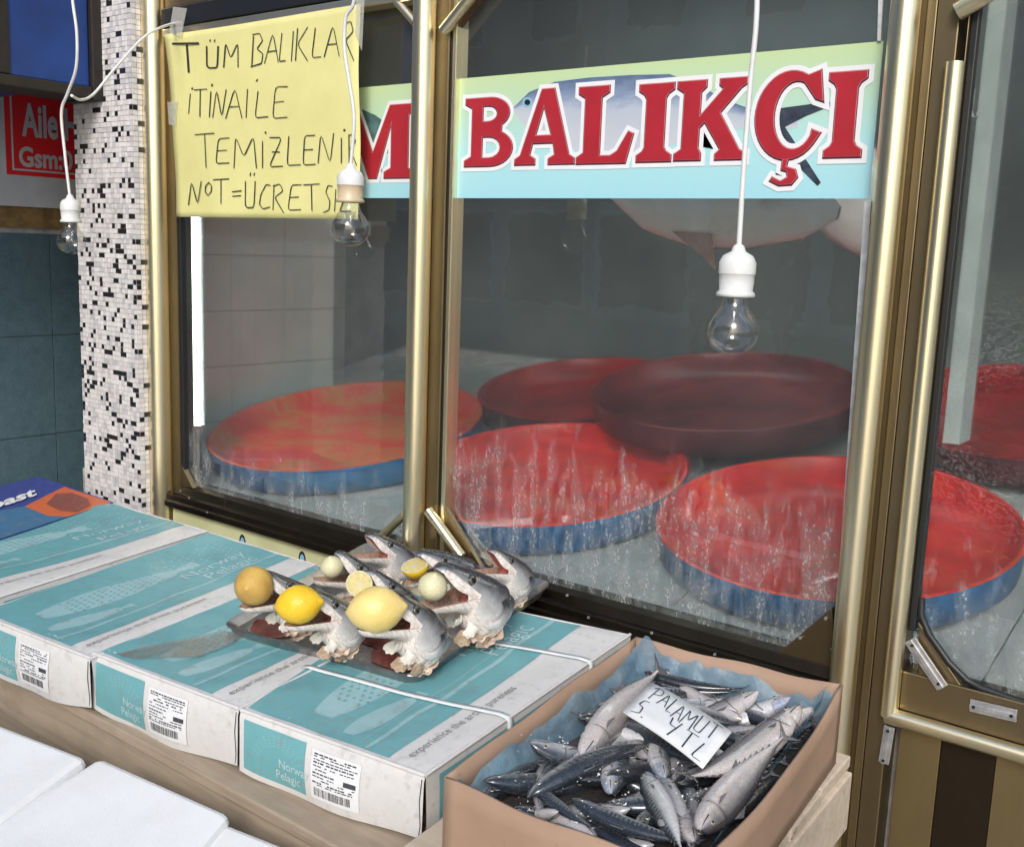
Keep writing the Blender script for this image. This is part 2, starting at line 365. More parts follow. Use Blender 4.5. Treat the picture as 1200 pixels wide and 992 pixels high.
clip((1137, 825), (1192, 838), .0105, 'silver clip lying along the bottom rail of the door')
clip((1043, 850), (1036, 893), .009, 'short silver clip upright on the jamb below the door tube', 1.772)

# yellow fish sign under the sill
m = NM('painted_yellow'); v = m.coord('Object'); m.set(Base_Color=m.ramp(m.noise(v, 6, 6), [(.35, (.50, .50, .28)), (.65, (.60, .60, .35))]), Roughness=.35); M_YEL = m.m
M_INK = simple('black_ink', (.012, .012, .014), .5, 0, .1, 50, 0)
M_SKYB = simple('pale_blue_print', (.25, .52, .66), .45, 0, .1, 20, 0)
ap = empty('painted_apron_sign', (-1.9, 1.765, Z(-.95)), 'pale yellow painted board with fish eyes under the left window sill', 'sign')
def apo(mb, n, mt, par=None): o = mb.obj(n, mt, ap); o.location = -Vector(ap.location); return o
apo(MB().box((xs0 + .005, 1.768, Z(-1.25)), (xs1, 1.785, Z(-.785))), 'board', M_YEL)
for px, py in ((284, 634), (354, 654)):
    c = onY(px, py, 1.767)
    apo(MB().add([c + Vector((math.cos(a) * .014, 0, math.sin(a) * .024 - .004)) for a in [i * math.pi / 8 for i in range(16)]], [tuple(range(16))]), 'outline', M_INK)
    c = c + Vector((0.001, -.0008, 0))
    apo(MB().add([c + Vector((math.cos(a) * .009, 0, math.sin(a) * .017 - .005)) for a in [i * math.pi / 8 for i in range(16)]], [tuple(range(16))]), 'eye', M_SKYB)

# ------------------------------------------------------------------ mosaic pillar
def ptile(name, c, r=.25, bump=0):
    m = NM(name); v = m.coord('Object'); m.set(Base_Color=m.ramp(m.noise(v, 35, 3), [(.35, tuple(x * .78 for x in c)), (.65, c)]), Roughness=r); return m.m
M_TW, M_TW2, M_TB = ptile('mosaic_white', (.78, .75, .74)), ptile('mosaic_grey', (.62, .60, .62)), ptile('mosaic_black', (.02, .018, .02), .18)
M_GROUT = simple('grout', (.50, .48, .46), .9, 0, .4, 20, .3)
YP = 1.70
px0 = onY(93, 330, YP).x; px1 = onY(160, 330, YP).x
pil = empty('mosaic_pillar', ((px0 + px1) / 2, YP, 0), 'pillar clad in small white and black mosaic tiles beside the left brass post', 'pillar')
MB().box((px0, YP, 0), (px1, 1.90, ZT)).obj('core', M_GROUT, pil).location = -Vector(pil.location)
tm = MB(); NCOL = 21; TS = (px1 - px0) / NCOL; th = .0140; rows = int((ZT - .55) / th); rng = random.Random(3); blk = set()
for r_ in range(rows):
    z = .55 + r_ * th; dens = .15 if (r_ * th) < 1.3 else .08
    for c_ in range(NCOL):
        p = dens * (2.0 if (c_ - 1, r_) in blk else 1)
        mi = 2 if rng.random() < p else (1 if rng.random() < .3 else 0)
        if mi == 2: blk.add((c_, r_))
        x = px0 + c_ * TS; j = rng.uniform(-.0006, .0006); pr = rng.uniform(.0014, .0026)
        tm.box((x + .0007 + j, YP - pr, z + .0007), (x + TS - .0007 + j, YP, z + th - .0007 - j), mi)
    for c_ in range(5):
        mi = 2 if rng.random() < .13 else (1 if rng.random() < .3 else 0); pr = rng.uniform(.0014, .0026); y = YP + c_ * TS
        tm.box((px1, y + .0007, z + .0007), (px1 + pr, y + TS - .0007, z + th - .0007), mi)
o = tm.obj('mosaic_tiles', [M_TW, M_TW2, M_TB], pil); o.location = -Vector(pil.location); o['kind'] = 'stuff'

# ------------------------------------------------------------------ side wall at the far left, facing right
XW = -3.36
sw = struct(MB().box((XW - .3, .2, 0), (XW - .012, 2.5, 3.2)).obj('side_wall', M_GROUT))
m = NM('blue_green_tile'); v = m.coord('Object'); a = m.noise(v, 26, 8, .7); b = m.noise(m.coord('Object', (1, 1, 1.0)), 150, 3)
m.set(Base_Color=m.mix(.45, m.ramp(a, [(.32, (.05, .095, .13)), (.66, (.105, .17, .21))]), m.ramp(b, [(.35, (.05, .095, .11)), (.7, (.12, .19, .205))])), Roughness=.5); m.bump(b, .2, .001); M_BGT = m.m
zj = [onX(30, 394, XW).z, onX(30, 512, XW).z]; th_ = zj[0] - zj[1]; yj = onX(64, 450, XW).y; ztop = onX(50, 268, XW).z
for r_ in range(-4, 2):
    z0 = zj[1] + r_ * th_; z1 = min(z0 + th_, ztop)
    if z0 >= ztop: continue
    for c_ in range(-4, 3):
        y0 = yj + c_ * .30
        MB().box((XW - .011 - .0, y0 + .0012, z0 + .0012), (XW + random.uniform(-.0006, .0006), min(y0 + .30, 2.45) - .0012, z1 - .0012)).obj('wall_tile', M_BGT, sw, .0008)
M_OCH = simple('ochre_plaster', (.30, .19, .07), .9, 0, .5, 25, .5, .004)
MB().box((XW - .012, .2, ztop + .002), (XW + .006, 2.45, onX(50, 243, XW).z)).obj('ledge', M_OCH, sw)
# blue shutter window
M_BLUE = simple('blue_panel', (.012, .055, .25), .45, 0, .35, 7, .1, .002)
M_FRD = simple('dark_frame', (.022, .016, .012), .55, 0, .4, 30, .3)
bw = empty('blue_window', (XW, 1.5, 2.2), 'blue boarded window with dark wooden frame at the top left corner', 'window')
XB = -2.80; zb_ = onX(110, 104, XB).z; yb = onX(111, 50, XB).y; 
def bwo(mb, n, mt, bv=.003): o = mb.obj(n, mt, bw, bv); o.location = -Vector(bw.location)
bwo(MB().box((XW + .002, .4, zb_ + .005), (XB - .015, yb - .01, ZT + .1)), 'panel', M_BLUE)
bwo(MB().box((XB - .16, yb - .008, zb_ - .03), (XB, yb + .050, ZT + .1)), 'frame', M_FRD)
bwo(MB().box((XB - .16, .4, zb_ - .025), (XB - .002, yb - .009, zb_ + .004)), 'frame', M_FRD)
y1_ = onX(6, 50, XB - .01).y
bwo(MB().box((XB - .16, y1_ - .12, zb_ + .006), (XB - .01, y1_ + .012, ZT + .1)), 'frame', M_FRD)
# red phone sign
M_SRED = simple('sign_red', (.88, .025, .03), .35, 0, .12, 12, 0)
M_SWHT = simple('sign_white', (.60, .62, .66), .4, 0, .15, 10, 0)
sg = empty('wall_sign', (XW, 1.6, 1.9), 'red and white sign reading Aile and Gsm above the blue-green tiles', 'sign')
def sq(pts, x): return [onX(px, py, x) for px, py in pts]
def sgo(mb, n, mt): o = mb.obj(n, mt, sg); o.location = -Vector(sg.location); return o
yE = 2.15
def rect(x, px_l, zt, zb, y1=yE): 
    y0 = onX(px_l, 160, x).y; return [(x, y0, zb), (x, y1, zb), (x, y1, zt), (x, y0, zt)]
zt_ = onX(45, 110, XW + .02).z; zb2 = onX(45, 207, XW + .02).z; z3 = onX(45, 243, XW + .02).z
sgo(MB().prism(rect(XW + .008, -60, zt_ + .012, z3), (.012, 0, 0)), 'board', M_SWHT)
sgo(MB().prism(rect(XW + .0203, 6, zt_, zb2), (.0008, 0, 0)), 'red_field', M_SRED)
def frame_lines(x, pxl, zt, zb, w):
    y0 = onX(pxl, 160, x).y; b = MB()
    b.prism([(x, y0, zb), (x, y0 + w, zb), (x, y0 + w, zt), (x, y0, zt)], (.0004, 0, 0)); b.prism([(x, y0 + w, zb), (x, yE, zb), (x, yE, zb + w), (x, y0 + w, zb + w)], (.0004, 0, 0)); return b
sgo(frame_lines(XW + .0215, 13, zt_, zb2 + .014, .006), 'border', M_SWHT)

# ------------------------------------------------------------------ text helpers
def text_mesh(txt, offset=0.0, size=1.0, shear=0, spacing=1.0, space_line=1.0):
    cu = bpy.data.curves.new('t', 'FONT'); cu.body = txt; cu.size = size; cu.offset = offset; cu.shear = shear; cu.space_character = spacing; cu.space_line = space_line; cu.resolution_u = 3
    o = bpy.data.objects.new('t', cu); COL.objects.link(o); dg = bpy.context.evaluated_depsgraph_get(); dg.update()
    me = bpy.data.meshes.new_from_object(o.evaluated_get(dg)); bpy.data.objects.remove(o)
    vs = [v.co.copy() for v in me.vertices]; fs = [tuple(p.vertices) for p in me.polygons]; bpy.data.meshes.remove(me); return vs, fs
def curve_fill(polys, offset=0.0, bez=None):
    cu = bpy.data.curves.new('c', 'CURVE'); cu.dimensions = '2D'; cu.fill_mode = 'BOTH'; cu.offset = offset
    for pl in polys:
        sp = cu.splines.new('POLY'); sp.points.add(len(pl) - 1); sp.use_cyclic_u = True
        for i, (x, y) in enumerate(pl): sp.points[i].co = (x, y, 0, 1)
    o = bpy.data.objects.new('c', cu); COL.objects.link(o); dg = bpy.context.evaluated_depsgraph_get(); dg.update()
    me = bpy.data.meshes.new_from_object(o.evaluated_get(dg)); bpy.data.objects.remove(o)
    vs = [v.co.copy() for v in me.vertices]; fs = [tuple(p.vertices) for p in me.polygons]; bpy.data.meshes.remove(me); return vs, fs
def place_text(txt, fn, offset=0, **k):      # fn maps text plane (x,y) to space
    vs, fs = text_mesh(txt, offset, **k); b = MB(); b.add([fn(v.x, v.y) for v in vs], fs); return b
# sign words: y runs to the right on this wall
fwdd = lambda p: (p - CAM).dot(Vector((float(_f[0]), float(_f[1]), float(_f[2]))))
def sfn(px, py, hpx, sx=1.0):
    o_ = onX(px, py, XW + .0225); s = hpx / (F / fwdd(o_)) / .70
    return lambda x, y: (o_.x, o_.y + x * s * sx, o_.z + y * s)
sgo(place_text('Aile H', sfn(27, 158, 36, .53), .030), 'lettering', M_SWHT)
sgo(place_text('Gsm:0', sfn(22, 194, 22, .82), .030), 'lettering', M_SWHT)

# stroke font for hand lettering: unit box, y up
G = {'T': [[(0, 1), (1, 1.04)], [(.5, 1), (.55, 0)]], 'U': [[(0, 1), (.03, .1), (.2, 0), (.85, .02), (.9, 1)]], 'M': [[(0, 0), (.1, 1), (.45, .35), (.9, 1), (1, 0)]],
     'B': [[(.1, .95), (0.05, 0)], [(0, 1), (.55, 1.03), (.8, .8), (.4, .55), (.9, .4), (.85, .1), (0, 0)]], 'A': [[(0, 0), (.5, 1), (1, .02)], [(.2, .38), (.85, .4)]],
     'L': [[(.3, 1), (.1, .02), (1, .05)]], 'I': [[(.5, 1), (.4, 0)]], 'K': [[(.1, 1), (.05, 0)], [(.9, 1.02), (.1, .5), (1, 0)]],
     'R': [[(.1, 1), (.05, 0)], [(0, .95), (.6, 1.03), (.85, .75), (.15, .5), (1, -.1)]], 'N': [[(0, 0), (.2, 1), (.75, 0), (1, 1)]], 'E': [[(1, 1), (.25, .98), (.05, 0), (.95, .03)], [(.15, .5), (.8, .53)]],
     'Z': [[(.1, 1), (1, 1), (0, 0), (1, .02)], [(.25, .5), (.8, .5)]], 'O': [[(.5, 1), (.1, .7), (.1, .3), (.5, 0), (.9, .3), (.9, .75), (.5, 1)]], '=': [[(0, .55), (1, .6)], [(0, .3), (1, .35)]],
     'C': [[(1, .95), (.6, 1), (.15, .6), (.1, .2), (.4, 0), (1, .08)]], 'S': [[(1, .95), (.5, 1), (.2, .75), (.8, .4), (.7, .08), (0, 0)]], '.': [[(.4, .0), (.6, .03)]], "'": [[(.45, 1.22), (.55, 1.3)]], '"': [[(.25, 1.2), (.28, 1.32)], [(.62, 1.2), (.66, 1.32)]],
     'P': [[(.2, 1), (0, 0)], [(-.3, .85), (.3, 1.05), (1, .95), (1, .6), (.1, .45)]], '5': [[(1, 1), (.35, .95), (.2, .6), (.8, .55), (.9, .15), (0, 0)]], 'Y': [[(0, 1), (.15, .6), (.75, .6)], [(.9, 1), (.55, 0)]]}
def ribbon(b, pts, wd, fn, lift=0):
    # pts in 2D, subdivided and rounded a little, drawn as a flat ribbon of width wd
    if len(pts) > 2:
        q = [pts[0]]
        for i in range(1, len(pts) - 1):
            a, c, d = Vector((*pts[i - 1], 0)), Vector((*pts[i], 0)), Vector((*pts[i + 1], 0))
            q += [tuple(c.lerp(a, .18)[:2]), tuple(c.lerp(a, .05).lerp(d, .05)[:2]), tuple(c.lerp(d, .18)[:2])]
        q.append(pts[-1]); pts = q
    vs = []
    for i, p in enumerate(pts):
        a = Vector(pts[max(i - 1, 0)]); c = Vector(pts[min(i + 1, len(pts) - 1)]); t = (c - a).normalized(); n = Vector((-t.y, t.x)) * wd * .5 * random.uniform(.8, 1.2)
        vs += [fn(p[0] + n.x, p[1] + n.y), fn(p[0] - n.x, p[1] - n.y)]
    b.add(vs, [(2 * i, 2 * i + 1, 2 * i + 3, 2 * i + 2) for i in range(len(pts) - 1)])
def write(b, ch, x0, x1, yb, yt, wd, fn, slant=0):
    for st in G[ch]:
        pts = [(x0 + (x1 - x0) * (x + slant * y) + random.uniform(-1, 1) * wd * .3, yb + (yt - yb) * y + random.uniform(-1, 1) * wd * .3) for x, y in st]
        ribbon(b, pts, wd, fn)

# ------------------------------------------------------------------ yellow paper notice
m = NM('yellow_paper'); v = m.coord('Object'); m.set(Base_Color=m.ramp(m.noise(v, 5, 6), [(.3, (.66, .62, .25)), (.7, (.75, .71, .31))]), Roughness=.75); m.bump(m.noise(v, 14, 3), .35, .004); M_PAPER = m.m
M_PEN = simple('pen_ink', (.035, .035, .03), .6, 0, .3, 60, 0)
YN = 1.735
pn = empty('paper_notice', onY(310, 130, YN), 'yellow handwritten paper notice taped over the left window', 'notice')
crn = [onY(196, 41, YN), onY(423, 5, YN), onY(419, 257, YN), onY(206, 254, YN)]
def paper(u, v):
    t = crn[0].lerp(crn[1], u); b = crn[3].lerp(crn[2], u); p = t.lerp(b, v)
    yy = .004 * math.sin(u * 5 + v * 3) + .003 * math.sin(v * 9 + u * 2) - .010 * max(0, .12 - u) / .12 * (1 - v) + .004 * math.sin(u * 19) * (v > .5) * (v - .5)
    xo = .010 * (math.sin(math.pi * v) ** 2) * max(0, .1 - u) / .1
    return Vector((p.x + xo, p.y + yy, p.z)) - Vector(pn.location)
MB().grid(paper, 30, 30).obj('sheet', M_PAPER, pn, solid=.0006)
def nfn(cx, cy):      # crop pixel -> point on the sheet
    p = onY(cx / 2.791, -cy / 2.791, YN); w0 = crn[0].x; 
    u = (p.x - crn[0].x) / (crn[1].x - crn[0].x); zt = crn[0].z + (crn[1].z - crn[0].z) * u; zbm = crn[3].z + (crn[2].z - crn[3].z) * u
    vv = (zt - p.z) / (zt - zbm); q = paper(min(max(u, 0), 1), min(max(vv, 0), 1)); return (p.x - pn.location.x, q.y - .0028, p.z - pn.location.z)
wr = MB()
R1 = [('T', 568, 648, 236, 145, 5), ('U', 672, 712, 222, 150, 4), ('"', 672, 712, 222, 150, 3), ('M', 728, 778, 220, 138, 3), ('B', 822, 866, 218, 112, 3), ('A', 868, 916, 208, 105, 2.6), ('L', 916, 940, 205, 108, 2.6), ('I', 952, 970, 202, 103, 2.6), ('K', 972, 1014, 200, 92, 2.6), ('L', 1024, 1060, 193, 92, 2.6), ('A', 1068, 1118, 188, 82, 2.6), ('R', 1132, 1166, 190, 75, 2.6)]
R2 = [('I', 612, 630, 372, 306, 3), ("'", 616, 636, 372, 306, 4), ('T', 632, 676, 382, 294, 2.6), ('I', 682, 698, 384, 300, 3), ("'", 684, 700, 384, 300, 4), ('N', 700, 742, 386, 292, 2.6), ('A', 744, 798, 390, 286, 2.6), ('I', 806, 824, 386, 292, 2.6), ("'", 836, 856, 386, 290, 4), ('L', 838, 886, 388, 300, 2.6), ('E', 898, 950, 388, 284, 2.6)]
R3 = [('T', 640, 706, 548, 440, 2.6), ('E', 706, 756, 536, 452, 2.6), ('M', 768, 842, 550, 446, 2.6), ('I', 858, 872, 550, 462, 2.6), ("'", 868, 886, 550, 458, 5), ('Z', 884, 928, 546, 450, 2.6), ('L', 936, 984, 544, 446, 2.6), ('E', 988, 1034, 540, 442, 2.6), ('N', 1040, 1092, 535, 436, 2.6), ('I', 1110, 1124, 534, 450, 2.6), ("'", 1118, 1136, 534, 448, 5), ('R', 1138, 1164, 532, 440, 2.6)]
R4 = [('N', 616, 660, 670, 592, 2.6), ('O', 672, 698, 640, 596, 2.6), ('T', 700, 752, 666, 588, 2.6), ('=', 762, 792, 660, 600, 3), ('U', 806, 842, 680, 592, 3), ('"', 812, 848, 676, 592, 3), ('C', 852, 890, 684, 604, 2.6), ('R', 898, 934, 688, 604, 2.6), ('E', 944, 988, 688, 604, 2.6), ('T', 992, 1046, 690, 604, 2.6), ('S', 1060, 1088, 694, 606, 2.6), ('I', 1094, 1104, 692, 618, 2.6), ("'", 1100, 1116, 692, 612, 4), ('Z', 1112, 1150, 692, 606, 2.6)]
for row in (R1, R2, R3, R4):
    for ch, a, b_, yb_, yt, wd in row: wr = MB(); write(wr, ch, a, b_, -yb_, -yt, wd * 1.15, nfn); wr.obj('handwritten_letter', M_PEN, pn)
m = NM('clear_tape'); tb = m.n('ShaderNodeBsdfTransparent'); gb = m.n('ShaderNodeBsdfPrincipled'); gb.inputs['Base Color'].default_value = (.7, .7, .62, 1); gb.inputs['Roughness'].default_value = .2; mm = m.n('ShaderNodeMixShader'); mm.inputs[0].default_value = .3; m.l(tb.outputs[0], mm.inputs[1]); m.l(gb.outputs[0], mm.inputs[2]); m.l(mm.outputs[0], m.out.inputs[0]); M_TAPE = m.m
for pts in ([(203, 8), (219, 10), (212, 44), (198, 38)], [(417, 0), (427, 0), (424, 60), (416, 40)], [(196, 120), (208, 118), (206, 148), (198, 146)]):
    q = [onY(px, py, YN - .006) - pn.location for px, py in pts]; MB().prism(q, (0, .0004, 0)).obj('tape', M_TAPE, pn)

# ------------------------------------------------------------------ BALIKÇI banner stuck to the outside of the glass
YB = 1.7955
m = NM('banner_print'); tc = m.n('ShaderNodeTexCoord'); sp = m.n('ShaderNodeSeparateXYZ'); m.l(tc.outputs['UV'], sp.inputs[0])
g = m.ramp(sp.outputs[1], [(.0, (.36, .68, .77)), (.38, (.42, .72, .74)), (.72, (.48, .68, .50)), (1.0, (.54, .68, .36))])
wv = m.noise(m.coord('Object', (1, 1, 1)), 500, 1); m.set(Base_Color=m.mix(m.math('MULTIPLY', wv, .12), g, (.2, .3, .3)), Roughness=.4); M_BAN = m.m
bn = empty('shop_banner', onY(760, 150, YB), 'green to blue banner with red letters BALIKÇI and a printed fish', 'banner')
ztb, zbb = Z(.199 * YB), Z(.0575 * YB); xb0, xb1 = xat(405, YB, 150), xat(1028, YB, 130)
def bo(mb, n, mt, **k): o = mb.obj(n, mt, bn, **k); o.location = -Vector(bn.location); return o
bo(MB().grid(lambda u, v: (xb0 + (xb1 - xb0) * u, YB, zbb + (ztb - zbb) * v), 20, 4, smooth=False), 'sheet', M_BAN, solid=.0005)
# printed fish
m = NM('print_fish'); tc = m.n('ShaderNodeTexCoord'); sp = m.n('ShaderNodeSeparateXYZ'); m.l(tc.outputs['UV'], sp.inputs[0]); nz = m.noise(m.coord('Object', (1, 1, 3)), 30, 5)
f_ = m.math('ADD', sp.outputs[1], m.math('MULTIPLY_ADD', nz, .3, -.15)); m.set(Base_Color=m.ramp(f_, [(.0, (.55, .57, .62)), (.55, (.45, .50, .58)), (.72, (.26, .33, .46)), (1.0, (.10, .15, .26))]), Roughness=.4); M_PFISH = m.m
M_PTAIL = simple('print_tail', (.06, .075, .11), .4, 0, .6, 40, 0)
def bp(px, py, dy=0): p = onY(px, py, YB - .0006 - dy); return p
top = [(602, 126), (620, 108), (650, 96), (690, 91), (740, 88), (785, 87), (815, 98), (850, 117), (880, 128), (915, 130), (935, 135)]
bot = [(602, 130), (612, 145), (640, 160), (680, 178), (720, 182), (760, 178), (800, 166), (840, 152), (880, 150), (915, 152), (935, 150)]
b = MB(); vs = []; uvs = []
for (a, c) in zip(top, bot):
    for k in range(9): 
        t = k / 8; vs.append(bp(a[0] + (c[0] - a[0]) * t, a[1] + (c[1] - a[1]) * t)); uvs.append((0, 1 - t))
b.add(vs, [(i * 9 + k, i * 9 + k + 1, (i + 1) * 9 + k + 1, (i + 1) * 9 + k) for i in range(len(top) - 1) for k in range(8)], 0, uvs)
bo(b, 'printed_fish', M_PFISH)
bo(MB().add([bp(*p, .0002) for p in [(905, 128), (935, 124), (972, 119), (975, 124), (945, 136), (920, 149), (940, 180), (962, 214), (958, 218), (930, 190), (908, 156)]], [(0, 1, 2, 3, 4), (0, 4, 5, 10), (5, 6, 9, 10), (6, 7, 8, 9)]), 'printed_tail', M_PTAIL)
bo(MB().add([bp(618 + 6 * math.cos(a), 120 + 6 * math.sin(a), .0003) for a in [i * .52 for i in range(12)]], [tuple(range(12))]), 'printed_eye', M_SKYB)
bo(MB().add([bp(618 + 3.5 * math.cos(a), 120 + 3.5 * math.sin(a), .0006) for a in [i * .52 for i in range(12)]], [tuple(range(12))]), 'printed_eye', M_INK)
# second printed fish head by the letter M
bo(MB().add([bp(*p, .0001) for p in [(424, 128), (440, 135), (462, 152), (474, 170), (450, 182), (424, 186)]], [tuple(range(6))]), 'printed_fish', simple('print_fish_green', (.10, .2, .2), .4, 0, .6, 40, 0))
def arc(cx, cy, rx, ry, a0, a1, n=14): return [(cx + rx * math.cos(math.radians(a0 + (a1 - a0) * i / n)), cy + ry * math.sin(math.radians(a0 + (a1 - a0) * i / n))) for i in range(n + 1)]
SH = .10   # slab height
def slab_I(w=.52, s=.15): return [[(0, 0), (w, 0), (w, SH), (w / 2 + s + .03, SH + .05), (w / 2 + s, SH + .1), (w / 2 + s, .9 - SH), (w / 2 + s + .03, 1 - SH - .05), (w, 1 - SH), (w, 1), (0, 1), (0, 1 - SH), (w / 2 - s - .03, 1 - SH - .05), (w / 2 - s, .9 - SH), (w / 2 - s, SH + .1), (w / 2 - s - .03, SH + .05), (0, SH)]]
L_B = [[(0, 0)] + arc(.42, .27, .36, .27, -90, 60, 12) + arc(.40, .77, .32, .23, -50, 90, 12) + [(0, 1), (0, .9), (.11, .84), (.11, .16), (0, .1)], arc(.38, .76, .13, .10, 90, -90, 8) + [(.30, .66), (.30, .86)], arc(.40, .28, .17, .14, 90, -90, 8) + [(.30, .14), (.30, .42)]]
L_A = [[(0, 0), (.36, 0), (.36, .09), (.27, .14), (.31, .28), (.63, .28), (.66, .14), (.56, .09), (.56, 0), (1, 0), (1, .09), (.91, .14), (.64, 1), (.42, 1), (.09, .14), (0, .09)], [(.36, .40), (.47, .74), (.59, .40)]]
L_L = [[(0, 0), (.82, 0), (.93, .38), (.83, .42), (.66, .17), (.56, .12), (.40, .12), (.40, .84), (.52, .90), (.52, 1), (.0, 1), (0, .90), (.11, .84), (.11, .16), (0, .10)]]
L_K = [[(0, 0), (.40, 0), (.40, .1), (.36, .16), (.36, .40), (.42, .46), (.64, .14), (.58, .09), (.58, 0), (1.0, 0), (1.0, .1), (.92, .14), (.64, .58), (.90, .86), (.98, .91), (.98, 1), (.59, 1), (.59, .91), (.64, .87), (.36, .58), (.36, .84), (.43, .9), (.43, 1), (0, 1), (0, .9), (.10, .84), (.10, .16), (0, .1)]]
L_M = [[(0, 0), (.30, 0), (.30, .1), (.22, .15), (.22, .7), (.44, .0), (.56, .0), (.74, .7), (.74, .15), (.65, .1), (.65, 0), (1.08, 0), (1.08, .1), (.98, .15), (.98, .85), (1.08, .9), (1.08, 1), (.72, 1), (.5, .38), (.28, 1), (0, 1), (0, .9), (.08, .85), (.08, .15), (0, .1)]]
L_C = [arc(.50, .50, .50, .52, 38, 322, 26) + [(.78, .30)] + arc(.56, .50, .27, .37, -40, -318, 22) + [(.74, .70), (.86, .98), (.93, 1.0), (.98, .66)]]
L_C = [[(.92, .30), (.78, .35)] + arc(.55, .50, .27, .37, -38, -290, 22) + [(.80, .66), (.92, .62), (.86, 1.0), (.76, .97)] + arc(.47, .50, .47, .51, 62, 320, 26)]
L_CED = [[(.42, .02), (.52, .02), (.50, -.07), (.62, -.10), (.66, -.2), (.58, -.29), (.40, -.30), (.26, -.24), (.30, -.18), (.42, -.23), (.50, -.19), (.49, -.14), (.41, -.12)]]
M_LW = simple('letter_white', (.80, .80, .82), .4, 0, .05, 20, 0); M_LD = simple('letter_maroon', (.085, .012, .03), .4, 0, .2, 20, 0); M_LR = simple('letter_red', (.42, .022, .035), .4, 0, .12, 15, 0); M_LP = simple('letter_pink', (.62, .22, .24), .4, 0, .2, 30, 0)
LN = [0]
def letter(name, polys, pxl, pxr, pyt, pyb, wmax=1.0):
    LN[0] += 1; ex = LN[0] * .00004
    c0 = onY(pxl, pyb, YB); c1 = onY(pxr, pyb, YB); zt = onY((pxl + pxr) / 2, pyt, YB).z; zb = onY((pxl + pxr) / 2, pyb, YB).z
    H = zt - zb; W = (c1.x - c0.x) / wmax
    P = [[(x * W, y * H) for x, y in p] for p in polys]
    par = None
    for off, dz, dy, mt, nm in ((.0085, 0, .0011, M_LW, 'letter_outline'), (.0002, 0, .0016, M_LD, 'letter_shadow'), (-.0013, .0016, .0021, M_LP, 'letter_highlight'), (-.0026, .0010, .0026, M_LR, 'letter_face')):
        vs, fs = curve_fill(P, off); bo(MB().add([(c0.x + v.x, YB - dy - ex, zb + v.y + dz) for v in vs], fs), nm, mt)
letter('M', L_M, 396, 488, 124, 210, 1.08); letter('B', L_B, 544, 601, 114, 196, .78); letter('A', L_A, 603, 674, 104, 194); letter('L', L_L, 675, 742, 100, 193, .93)
letter('I', slab_I(), 745, 787, 98, 191, .52); letter('K', L_K, 789, 873, 93, 189); letter('C', L_C, 881, 961, 84, 188, .92); letter('ced', L_CED, 881, 961, 84, 188, .92); letter('I', slab_I(), 964, 1010, 84, 186, .52)
# ------------------------------------------------------------------ shop interior
def walls():
    m = NM('interior_grey'); v = m.coord('Object'); m.set(Base_Color=m.ramp(m.noise(v, 2, 5), [(.3, (.10, .115, .12)), (.7, (.17, .19, .19))]), Roughness=.7); return m.m
M_INT = walls()
M_DRK = simple('interior_dark', (.045, .05, .05), .8, 0, .3, 3)
M_WT = NM('white_wall_tile'); v = M_WT.coord('Object'); M_WT.set(Base_Color=M_WT.ramp(M_WT.noise(v, 4, 5), [(.3, (.62, .65, .64)), (.7, (.74, .76, .75))]), Roughness=.22); M_WT = M_WT.m
struct(MB().box((-6, 3.7, 0), (3, 3.9, 3.2)).obj('back_wall', M_INT))
struct(MB().box((-6, 1.95, Z(1.02)), (3, 3.69, Z(1.12))).obj('shop_ceiling', M_DRK))
struct(MB().box((1.6, 1.84, 0), (1.75, 3.69, 3)).obj('right_wall', M_DRK))
A_, B_ = Vector((-3.02, 1.84, 0)), Vector((onY(402, 470, 2.78).x, 2.78, 0))
lw = struct(MB().prism([A_, B_, B_ + Vector((-.12, .02, 0)), A_ + Vector((-.12, .02, 0))], (0, 0, 2.7)).obj('left_wall', M_GROUT))
dd = (B_ - A_); Lw = dd.length; dd.normalize(); nn = Vector((dd.y, -dd.x, 0))
k = int(Lw / .25)
for i in range(k + 1):
    for j in range(12):
        s0 = i * Lw / (k + 1) + .0015; s1 = (i + 1) * Lw / (k + 1) - .0015; z0 = .5 + j * .19 + .0015; z1 = z0 + .19 - .003
        MB().prism([A_ + dd * s0 + nn * .002 + Vector((0, 0, z0)), A_ + dd * s1 + nn * .002 + Vector((0, 0, z0)), A_ + dd * s1 + nn * .002 + Vector((0, 0, z1)), A_ + dd * s0 + nn * .002 + Vector((0, 0, z1))], nn * .006).obj('wall_tile', M_WT, lw)
